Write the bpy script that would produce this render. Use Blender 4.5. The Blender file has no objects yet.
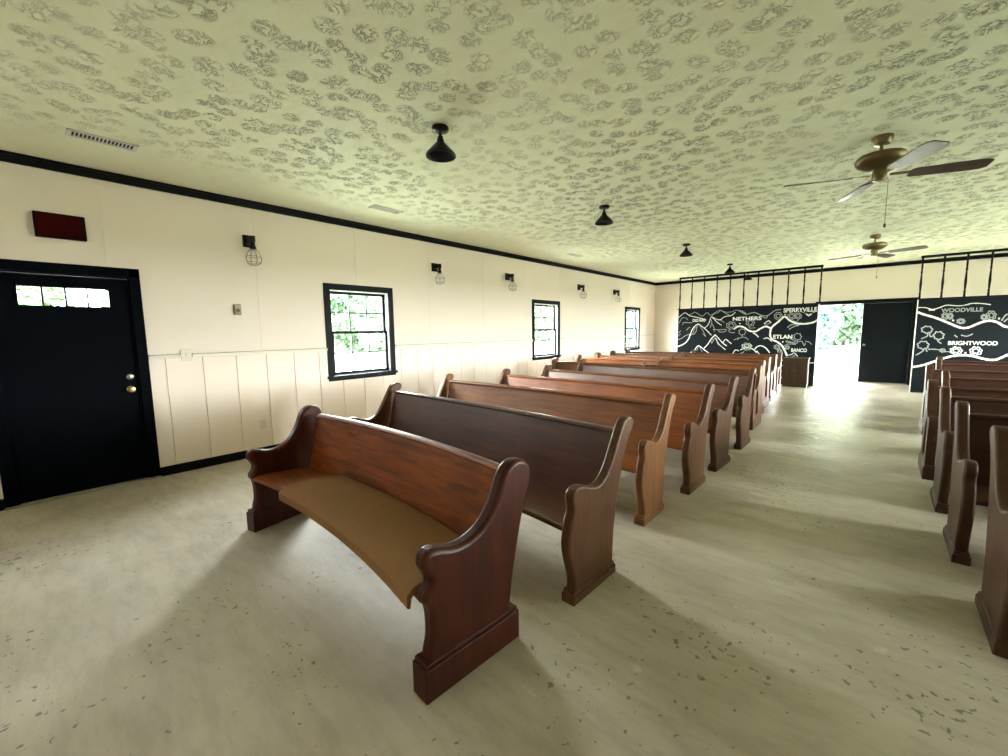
import bpy, bmesh, math, random
from mathutils import Vector, Matrix
PI = math.pi
random.seed(7)
SC = bpy.context.scene
COL = SC.collection

# ------------------------------------------------------------------ helpers
def obj(name, bm, mat, parent=None, loc=None, rot=None, smooth=True, bevel=0, seg=2, ang=40):
    me = bpy.data.meshes.new(name)
    bmesh.ops.recalc_face_normals(bm, faces=bm.faces[:])
    bm.to_mesh(me); bm.free()
    if smooth:
        for p in me.polygons: p.use_smooth = True
        me.set_sharp_from_angle(angle=math.radians(38))
    o = bpy.data.objects.new(name, me); COL.objects.link(o)
    if mat: me.materials.append(mat)
    if parent: o.parent = parent
    if loc: o.location = loc
    if rot: o.rotation_euler = rot
    if bevel:
        m = o.modifiers.new('bevel', 'BEVEL'); m.width = bevel; m.segments = seg
        m.limit_method = 'ANGLE'; m.angle_limit = math.radians(ang); m.harden_normals = False
    return o

def tag(o, label, cat, group=None, kind=None):
    if label: o['label'] = label
    if cat: o['category'] = cat
    if group: o['group'] = group
    if kind: o['kind'] = kind
    return o

def thing(name, label, cat, loc=(0, 0, 0), rz=0, group=None):
    o = bpy.data.objects.new(name, None); COL.objects.link(o)
    o.location = loc; o.rotation_euler = (0, 0, rz); o.empty_display_size = .1
    return tag(o, label, cat, group)

def struct(o):
    o['kind'] = 'structure'; return o

def sroot(name, loc=(0, 0, 0), rz=0):
    o = bpy.data.objects.new(name, None); COL.objects.link(o)
    o.location = loc; o.rotation_euler = (0, 0, rz); o.empty_display_size = .1
    return struct(o)

def B(): return bmesh.new()

def box(bm, x0, x1, y0, y1, z0, z1):
    v = [bm.verts.new((x, y, z)) for z in (z0, z1) for y in (y0, y1) for x in (x0, x1)]
    for f in ((0,1,3,2), (4,6,7,5), (0,4,5,1), (1,5,7,3), (3,7,6,2), (2,6,4,0)):
        bm.faces.new([v[i] for i in f])
    return bm

def lathe(bm, prof, n=24, cap=True, M=None):
    """profile [(r, z)] turned about z"""
    rings = []
    for r, z in prof:
        if r < 1e-5: rings.append([bm.verts.new((0, 0, z))])
        else: rings.append([bm.verts.new((r*math.cos(2*PI*i/n), r*math.sin(2*PI*i/n), z)) for i in range(n)])
    for a, b in zip(rings, rings[1:]):
        for i in range(n):
            j = (i+1) % n
            if len(a) == 1 and len(b) == 1: continue
            if len(a) == 1: bm.faces.new((a[0], b[i], b[j]))
            elif len(b) == 1: bm.faces.new((a[i], a[j], b[0]))
            else: bm.faces.new((a[i], a[j], b[j], b[i]))
    if cap:
        for rg in (rings[0], rings[-1]):
            if len(rg) > 2: bm.faces.new(rg)
    if M is not None:
        vs = [v for rg in rings for v in rg]
        bmesh.ops.transform(bm, matrix=M, verts=vs)
    return bm

def tube(bm, pts, r, n=8, closed=False):
    pts = [Vector(p) for p in pts]; N = len(pts); rings = []
    up = None
    for i, p in enumerate(pts):
        if closed: d = pts[(i+1) % N] - pts[i-1]
        else: d = pts[min(i+1, N-1)] - pts[max(i-1, 0)]
        d.normalize()
        if up is None:
            up = Vector((0, 0, 1)) if abs(d.z) < .9 else Vector((1, 0, 0))
        s = d.cross(up)
        if s.length < 1e-4: s = d.cross(Vector((0, 1, 0)))
        s.normalize(); u = s.cross(d); u.normalize(); up = u
        rr = r[i] if isinstance(r, (list, tuple)) else r
        rings.append([bm.verts.new(p + rr*(math.cos(2*PI*k/n)*s + math.sin(2*PI*k/n)*u)) for k in range(n)])
    M = N if closed else N-1
    for i in range(M):
        a, b = rings[i], rings[(i+1) % N]
        for k in range(n):
            j = (k+1) % n
            bm.faces.new((a[k], a[j], b[j], b[k]))
    if not closed:
        bm.faces.new(rings[0]); bm.faces.new(rings[-1])
    return bm

def crom(pts, sub=4, closed=False):
    out = []; N = len(pts)
    rng = range(N) if closed else range(N-1)
    for i in rng:
        g = (lambda k: pts[k % N]) if closed else (lambda k: pts[max(0, min(N-1, k))])
        p0, p1, p2, p3 = g(i-1), g(i), g(i+1), g(i+2)
        for s in range(sub):
            t = s/sub
            out.append(tuple(.5*((2*b) + (-a+c)*t + (2*a-5*b+4*c-d)*t*t + (-a+3*b-3*c+d)*t**3)
                             for a, b, c, d in zip(p0, p1, p2, p3)))
    if not closed: out.append(tuple(pts[-1]))
    return out

def prism_x(bm, outline, x0, x1, hole=None):
    """outline of (y, z) points extruded between x0 and x1"""
    loops = [outline] + ([hole] if hole else [])
    lv = []
    for L in loops:
        a = [bm.verts.new((x0, y, z)) for y, z in L]; b = [bm.verts.new((x1, y, z)) for y, z in L]
        lv.append((a, b)); n = len(L)
        for i in range(n):
            j = (i+1) % n
            bm.faces.new((a[i], a[j], b[j], b[i]))
    for side in (0, 1):
        if not hole: bm.faces.new(lv[0][side])
        else:
            ed = []
            for pr in lv:
                L = pr[side]
                for i in range(len(L)): ed.append(bm.edges.get((L[i], L[(i+1) % len(L)])))
            bmesh.ops.triangle_fill(bm, use_beauty=True, edges=ed)
    return bm

def sweep_x(bm, sec, L0, L1, yoff, n=28, closed=True, fx=None):
    """section of (y, z) carried along x; yoff(x) bends it"""
    rings = []
    for i in range(n+1):
        x = L0 + (L1-L0)*i/n
        rings.append([bm.verts.new((x, y + yoff(x) + (fx(x, k)[0] if fx else 0), z + (fx(x, k)[1] if fx else 0)))
                      for k, (y, z) in enumerate(sec)])
    m = len(sec)
    for a, b in zip(rings, rings[1:]):
        for k in range(m if closed else m-1):
            j = (k+1) % m
            bm.faces.new((a[k], a[j], b[j], b[k]))
    if closed:
        bm.faces.new(rings[0]); bm.faces.new(rings[-1])
    return bm

# ------------------------------------------------------------------ materials
def newmat(name):
    m = bpy.data.materials.new(name); m.use_nodes = True
    nt = m.node_tree
    return m, nt, nt.nodes['Principled BSDF']

def N(nt, t, **kw):
    n = nt.nodes.new(t)
    for k, v in kw.items():
        if k in n.inputs: n.inputs[k].default_value = v
        else: setattr(n, k, v)
    return n

def plain(name, col, rough=.5, metal=0, spec=.5, var=0.0, vscale=6, bump=0, bscale=30):
    m, nt, p = newmat(name)
    p.inputs['Base Color'].default_value = (*col, 1); p.inputs['Roughness'].default_value = rough
    p.inputs['Metallic'].default_value = metal; p.inputs['Specular IOR Level'].default_value = spec
    tc = N(nt, 'ShaderNodeTexCoord')
    if var:
        nz = N(nt, 'ShaderNodeTexNoise', Scale=vscale, Detail=5)
        nt.links.new(tc.outputs['Object'], nz.inputs['Vector'])
        mx = N(nt, 'ShaderNodeMix', data_type='RGBA')
        mx.inputs[6].default_value = (*[c*(1-var) for c in col], 1); mx.inputs[7].default_value = (*[min(1, c*(1+var)) for c in col], 1)
        nt.links.new(nz.outputs['Fac'], mx.inputs[0]); nt.links.new(mx.outputs[2], p.inputs['Base Color'])
    if bump:
        nb = N(nt, 'ShaderNodeTexNoise', Scale=bscale, Detail=4)
        nt.links.new(tc.outputs['Object'], nb.inputs['Vector'])
        bp = N(nt, 'ShaderNodeBump', Strength=bump, Distance=.01)
        nt.links.new(nb.outputs['Fac'], bp.inputs['Height']); nt.links.new(bp.outputs['Normal'], p.inputs['Normal'])
    return m

def ramp(nt, stops):
    r = N(nt, 'ShaderNodeValToRGB'); e = r.color_ramp.elements
    while len(e) > len(stops): e.remove(e[-1])
    while len(e) < len(stops): e.new(.5)
    for k, (pos, c) in enumerate(stops):
        e[k].position = pos; e[k].color = (*c, 1) if len(c) == 3 else c
    return r

def wood(name, dark, light, along='x', rough=.3, coat=.35, seed=0.0):
    m, nt, p = newmat(name)
    tc = N(nt, 'ShaderNodeTexCoord'); mp = N(nt, 'ShaderNodeMapping')
    s = {'x': (1.1, 14, 14), 'z': (14, 14, 1.4)}[along]
    mp.inputs['Scale'].default_value = s; mp.inputs['Location'].default_value = (seed, seed*2.3, seed*.7)
    nt.links.new(tc.outputs['Object'], mp.inputs['Vector'])
    n1 = N(nt, 'ShaderNodeTexNoise', Scale=1.6, Detail=7, Roughness=.62, Distortion=.5)
    nt.links.new(mp.outputs['Vector'], n1.inputs['Vector'])
    n2 = N(nt, 'ShaderNodeTexNoise', Scale=1.9, Detail=3)
    nt.links.new(tc.outputs['Object'], n2.inputs['Vector'])
    mid = tuple((a+b)/2 for a, b in zip(dark, light))
    r = ramp(nt, [(.28, dark), (.5, mid), (.72, light)])
    nt.links.new(n1.outputs['Fac'], r.inputs['Fac'])
    mx = N(nt, 'ShaderNodeMix', data_type='RGBA', blend_type='MULTIPLY'); mx.inputs[0].default_value = .55
    r2 = ramp(nt, [(.3, (.55, .5, .5)), (.7, (1.25, 1.2, 1.1))])
    nt.links.new(n2.outputs['Fac'], r2.inputs['Fac'])
    nt.links.new(r.outputs['Color'], mx.inputs[6]); nt.links.new(r2.outputs['Color'], mx.inputs[7])
    nt.links.new(mx.outputs[2], p.inputs['Base Color'])
    p.inputs['Roughness'].default_value = rough
    p.inputs['Specular IOR Level'].default_value = .2+coat
    p.inputs['Coat Weight'].default_value = coat; p.inputs['Coat Roughness'].default_value = .22
    rr = N(nt, 'ShaderNodeMapRange'); rr.inputs['To Min'].default_value = rough-.06; rr.inputs['To Max'].default_value = rough+.14
    nt.links.new(n2.outputs['Fac'], rr.inputs['Value']); nt.links.new(rr.outputs['Result'], p.inputs['Roughness'])
    bp = N(nt, 'ShaderNodeBump', Strength=.06, Distance=.01)
    nt.links.new(n1.outputs['Fac'], bp.inputs['Height']); nt.links.new(bp.outputs['Normal'], p.inputs['Normal'])
    return m

def glass_mat():
    m = bpy.data.materials.new('window_glass'); m.use_nodes = True; nt = m.node_tree
    nt.nodes.remove(nt.nodes['Principled BSDF']); out = nt.nodes['Material Output']
    tr = N(nt, 'ShaderNodeBsdfTransparent'); gl = N(nt, 'ShaderNodeBsdfGlossy', Roughness=.02)
    tr.inputs['Color'].default_value = (.97, .985, .975, 1)
    # thin pane: Schlick reflectance from the angle to either side of the sheet
    g = N(nt, 'ShaderNodeNewGeometry'); dt = N(nt, 'ShaderNodeVectorMath', operation='DOT_PRODUCT')
    nt.links.new(g.outputs['Normal'], dt.inputs[0]); nt.links.new(g.outputs['Incoming'], dt.inputs[1])
    ab = N(nt, 'ShaderNodeMath', operation='ABSOLUTE'); nt.links.new(dt.outputs['Value'], ab.inputs[0])
    iv = N(nt, 'ShaderNodeMath', operation='SUBTRACT'); iv.inputs[0].default_value = 1; nt.links.new(ab.outputs[0], iv.inputs[1])
    pw = N(nt, 'ShaderNodeMath', operation='POWER'); pw.inputs[1].default_value = 5; nt.links.new(iv.outputs[0], pw.inputs[0])
    fr = N(nt, 'ShaderNodeMath', operation='MULTIPLY_ADD'); fr.inputs[1].default_value = .96; fr.inputs[2].default_value = .035; nt.links.new(pw.outputs[0], fr.inputs[0])
    mx = N(nt, 'ShaderNodeMixShader')
    nt.links.new(fr.outputs[0], mx.inputs[0]); nt.links.new(tr.outputs[0], mx.inputs[1]); nt.links.new(gl.outputs[0], mx.inputs[2])
    nt.links.new(mx.outputs[0], out.inputs['Surface'])
    return m

def ceiling_mat():
    m, nt, p = newmat('stomped_plaster')
    g = N(nt, 'ShaderNodeNewGeometry')
    # warp, then one stomped disc per voronoi cell
    wn = N(nt, 'ShaderNodeTexNoise', Scale=2.2, Detail=2); nt.links.new(g.outputs['Position'], wn.inputs['Vector'])
    wv = N(nt, 'ShaderNodeVectorMath', operation='SCALE'); wv.inputs['Scale'].default_value = .12
    nt.links.new(wn.outputs['Color'], wv.inputs[0])
    ad = N(nt, 'ShaderNodeVectorMath', operation='ADD'); nt.links.new(g.outputs['Position'], ad.inputs[0]); nt.links.new(wv.outputs[0], ad.inputs[1])
    vo = N(nt, 'ShaderNodeTexVoronoi', Scale=6.2, Randomness=.9, voronoi_dimensions='2D'); nt.links.new(ad.outputs[0], vo.inputs['Vector'])
    disc = N(nt, 'ShaderNodeMapRange'); disc.inputs['From Min'].default_value = .46; disc.inputs['From Max'].default_value = .30
    nt.links.new(vo.outputs['Distance'], disc.inputs['Value'])
    # ridges inside a disc
    rn = N(nt, 'ShaderNodeTexNoise', Scale=21, Detail=3, Roughness=.55, Distortion=1.0); nt.links.new(g.outputs['Position'], rn.inputs['Vector'])
    ab = N(nt, 'ShaderNodeMath', operation='SUBTRACT'); ab.inputs[1].default_value = .5; nt.links.new(rn.outputs['Fac'], ab.inputs[0])
    a2 = N(nt, 'ShaderNodeMath', operation='ABSOLUTE'); nt.links.new(ab.outputs[0], a2.inputs[0])
    rd = N(nt, 'ShaderNodeMapRange'); rd.inputs['From Min'].default_value = .0; rd.inputs['From Max'].default_value = .055
    nt.links.new(a2.outputs[0], rd.inputs['Value'])            # 0 in cracks, 1 on the flat
    # patches where the stomping shows strongly, fading by the side walls
    pn = N(nt, 'ShaderNodeTexNoise', Scale=.55, Detail=3); nt.links.new(g.outputs['Position'], pn.inputs['Vector'])
    pr = N(nt, 'ShaderNodeMapRange'); pr.inputs['From Min'].default_value = .34; pr.inputs['From Max'].default_value = .6
    nt.links.new(pn.outputs['Fac'], pr.inputs['Value'])
    sx = N(nt, 'ShaderNodeSeparateXYZ'); nt.links.new(g.outputs['Position'], sx.inputs[0])
    wx = N(nt, 'ShaderNodeMapRange'); wx.inputs['From Min'].default_value = .6; wx.inputs['From Max'].default_value = 1.9
    nt.links.new(sx.outputs['X'], wx.inputs['Value'])
    am = N(nt, 'ShaderNodeMath', operation='MULTIPLY'); nt.links.new(disc.outputs[0], am.inputs[0]); nt.links.new(wx.outputs[0], am.inputs[1])
    am2 = N(nt, 'ShaderNodeMath', operation='MULTIPLY'); nt.links.new(am.outputs[0], am2.inputs[0])
    pr.inputs['To Min'].default_value = .3
    nt.links.new(pr.outputs[0], am2.inputs[1])
    inv = N(nt, 'ShaderNodeMath', operation='SUBTRACT'); inv.inputs[0].default_value = 1; nt.links.new(rd.outputs[0], inv.inputs[1])
    crack = N(nt, 'ShaderNodeMath', operation='MULTIPLY'); nt.links.new(inv.outputs[0], crack.inputs[0]); nt.links.new(am2.outputs[0], crack.inputs[1])
    sm = N(nt, 'ShaderNodeTexNoise', Scale=4.5, Detail=5); nt.links.new(g.outputs['Position'], sm.inputs['Vector'])
    h = N(nt, 'ShaderNodeMath', operation='MULTIPLY_ADD'); h.inputs[1].default_value = -1.0
    nt.links.new(crack.outputs[0], h.inputs[0]); 
    sm2 = N(nt, 'ShaderNodeMath', operation='MULTIPLY'); sm2.inputs[1].default_value = .9; nt.links.new(sm.outputs['Fac'], sm2.inputs[0])
    nt.links.new(sm2.outputs[0], h.inputs[2])
    bp = N(nt, 'ShaderNodeBump', Strength=1.0, Distance=.02)
    nt.links.new(h.outputs[0], bp.inputs['Height']); nt.links.new(bp.outputs['Normal'], p.inputs['Normal'])
    cm = N(nt, 'ShaderNodeMix', data_type='RGBA'); cm.inputs[6].default_value = (*CEIL, 1); cm.inputs[7].default_value = (.2, .19, .14, 1)  # shadow in the cracks is painted in as a darker colour
    cf = N(nt, 'ShaderNodeMath', operation='MULTIPLY'); cf.inputs[1].default_value = .75
    nt.links.new(crack.outputs[0], cf.inputs[0]); nt.links.new(cf.outputs[0], cm.inputs[0])
    nt.links.new(cm.outputs[2], p.inputs['Base Color']); p.inputs['Roughness'].default_value = .75
    return m

def floor_mat():
    m, nt, p = newmat('worn_painted_concrete')
    g = N(nt, 'ShaderNodeNewGeometry')
    n1 = N(nt, 'ShaderNodeTexNoise', Scale=.9, Detail=7, Roughness=.6); nt.links.new(g.outputs['Position'], n1.inputs['Vector'])
    r1 = ramp(nt, [(.3, FLOOR_D), (.52, FLOOR_M), (.75, FLOOR_L)]); nt.links.new(n1.outputs['Fac'], r1.inputs['Fac'])
    # streaky wear
    mp = N(nt, 'ShaderNodeMapping'); mp.inputs['Scale'].default_value = (1.2, 4.5, 1); mp.inputs['Rotation'].default_value = (0, 0, .5)
    nt.links.new(g.outputs['Position'], mp.inputs['Vector'])
    n2 = N(nt, 'ShaderNodeTexNoise', Scale=2.4, Detail=8, Roughness=.7); nt.links.new(mp.outputs[0], n2.inputs['Vector'])
    r2 = ramp(nt, [(.38, (.78, .77, .74)), (.55, (1, 1, 1))]); nt.links.new(n2.outputs['Fac'], r2.inputs['Fac'])
    m1 = N(nt, 'ShaderNodeMix', data_type='RGBA', blend_type='MULTIPLY'); m1.inputs[0].default_value = .7
    nt.links.new(r1.outputs[0], m1.inputs[6]); nt.links.new(r2.outputs[0], m1.inputs[7])
    # dark spots, in clusters
    v = N(nt, 'ShaderNodeTexNoise', Scale=27, Detail=2, Roughness=.5, Distortion=.2); nt.links.new(g.outputs['Position'], v.inputs['Vector'])
    v2 = N(nt, 'ShaderNodeTexNoise', Scale=1.1, Detail=3); nt.links.new(g.outputs['Position'], v2.inputs['Vector'])
    sm = N(nt, 'ShaderNodeMath', operation='MULTIPLY_ADD'); sm.inputs[1].default_value = .55; nt.links.new(v2.outputs['Fac'], sm.inputs[0]); nt.links.new(v.outputs['Fac'], sm.inputs[2])
    rs = ramp(nt, [(.965, (0, 0, 0)), (1.0, (1, 1, 1))]); nt.links.new(sm.outputs[0], rs.inputs['Fac'])
    sf = N(nt, 'ShaderNodeMath', operation='MULTIPLY'); sf.inputs[1].default_value = .7; nt.links.new(rs.outputs[0], sf.inputs[0])
    m2 = N(nt, 'ShaderNodeMix', data_type='RGBA'); m2.inputs[7].default_value = (.09, .085, .07, 1)
    nt.links.new(sf.outputs[0], m2.inputs[0]); nt.links.new(m1.outputs[2], m2.inputs[6])
    # pale flecks
    w = N(nt, 'ShaderNodeTexNoise', Scale=7.3, Detail=4, Roughness=.6); 
    mp2 = N(nt, 'ShaderNodeMapping'); mp2.inputs['Location'].default_value = (31, 17, 0); nt.links.new(g.outputs['Position'], mp2.inputs['Vector']); nt.links.new(mp2.outputs[0], w.inputs['Vector'])
    rw = ramp(nt, [(.68, (0, 0, 0)), (.74, (1, 1, 1))]); nt.links.new(w.outputs['Fac'], rw.inputs['Fac'])
    wf = N(nt, 'ShaderNodeMath', operation='MULTIPLY'); wf.inputs[1].default_value = .5; nt.links.new(rw.outputs[0], wf.inputs[0])
    m3 = N(nt, 'ShaderNodeMix', data_type='RGBA'); m3.inputs[7].default_value = (.72, .7, .63, 1)
    nt.links.new(wf.outputs[0], m3.inputs[0]); nt.links.new(m2.outputs[2], m3.inputs[6])
    nt.links.new(m3.outputs[2], p.inputs['Base Color'])
    # sealed, glossy path worn bumpy towards the far door
    sx = N(nt, 'ShaderNodeSeparateXYZ'); nt.links.new(g.outputs['Position'], sx.inputs[0])
    fy = N(nt, 'ShaderNodeMapRange'); fy.inputs['From Min'].default_value = 3.5; fy.inputs['From Max'].default_value = 9.5
    nt.links.new(sx.outputs['Y'], fy.inputs['Value'])
    rgh = N(nt, 'ShaderNodeMapRange'); rgh.inputs['To Min'].default_value = .62; rgh.inputs['To Max'].default_value = .2
    nt.links.new(fy.outputs[0], rgh.inputs['Value']); nt.links.new(rgh.outputs[0], p.inputs['Roughness'])
    rp = N(nt, 'ShaderNodeTexNoise', Scale=6.5, Detail=4, Roughness=.6, Distortion=.8)
    mp3 = N(nt, 'ShaderNodeMapping'); mp3.inputs['Scale'].default_value = (.9, 2.2, 1); nt.links.new(g.outputs['Position'], mp3.inputs['Vector']); nt.links.new(mp3.outputs[0], rp.inputs['Vector'])
    bs = N(nt, 'ShaderNodeMapRange'); bs.inputs['To Min'].default_value = .05; bs.inputs['To Max'].default_value = .75
    nt.links.new(fy.outputs[0], bs.inputs['Value'])
    bp = N(nt, 'ShaderNodeBump', Distance=.045); nt.links.new(bs.outputs[0], bp.inputs['Strength'])
    nt.links.new(rp.outputs['Fac'], bp.inputs['Height']); nt.links.new(bp.outputs['Normal'], p.inputs['Normal'])
    return m
SKY, EXPO, GUIDE = 40.0, 1.9, True
LAWN = (.235, .245, .165)
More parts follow.
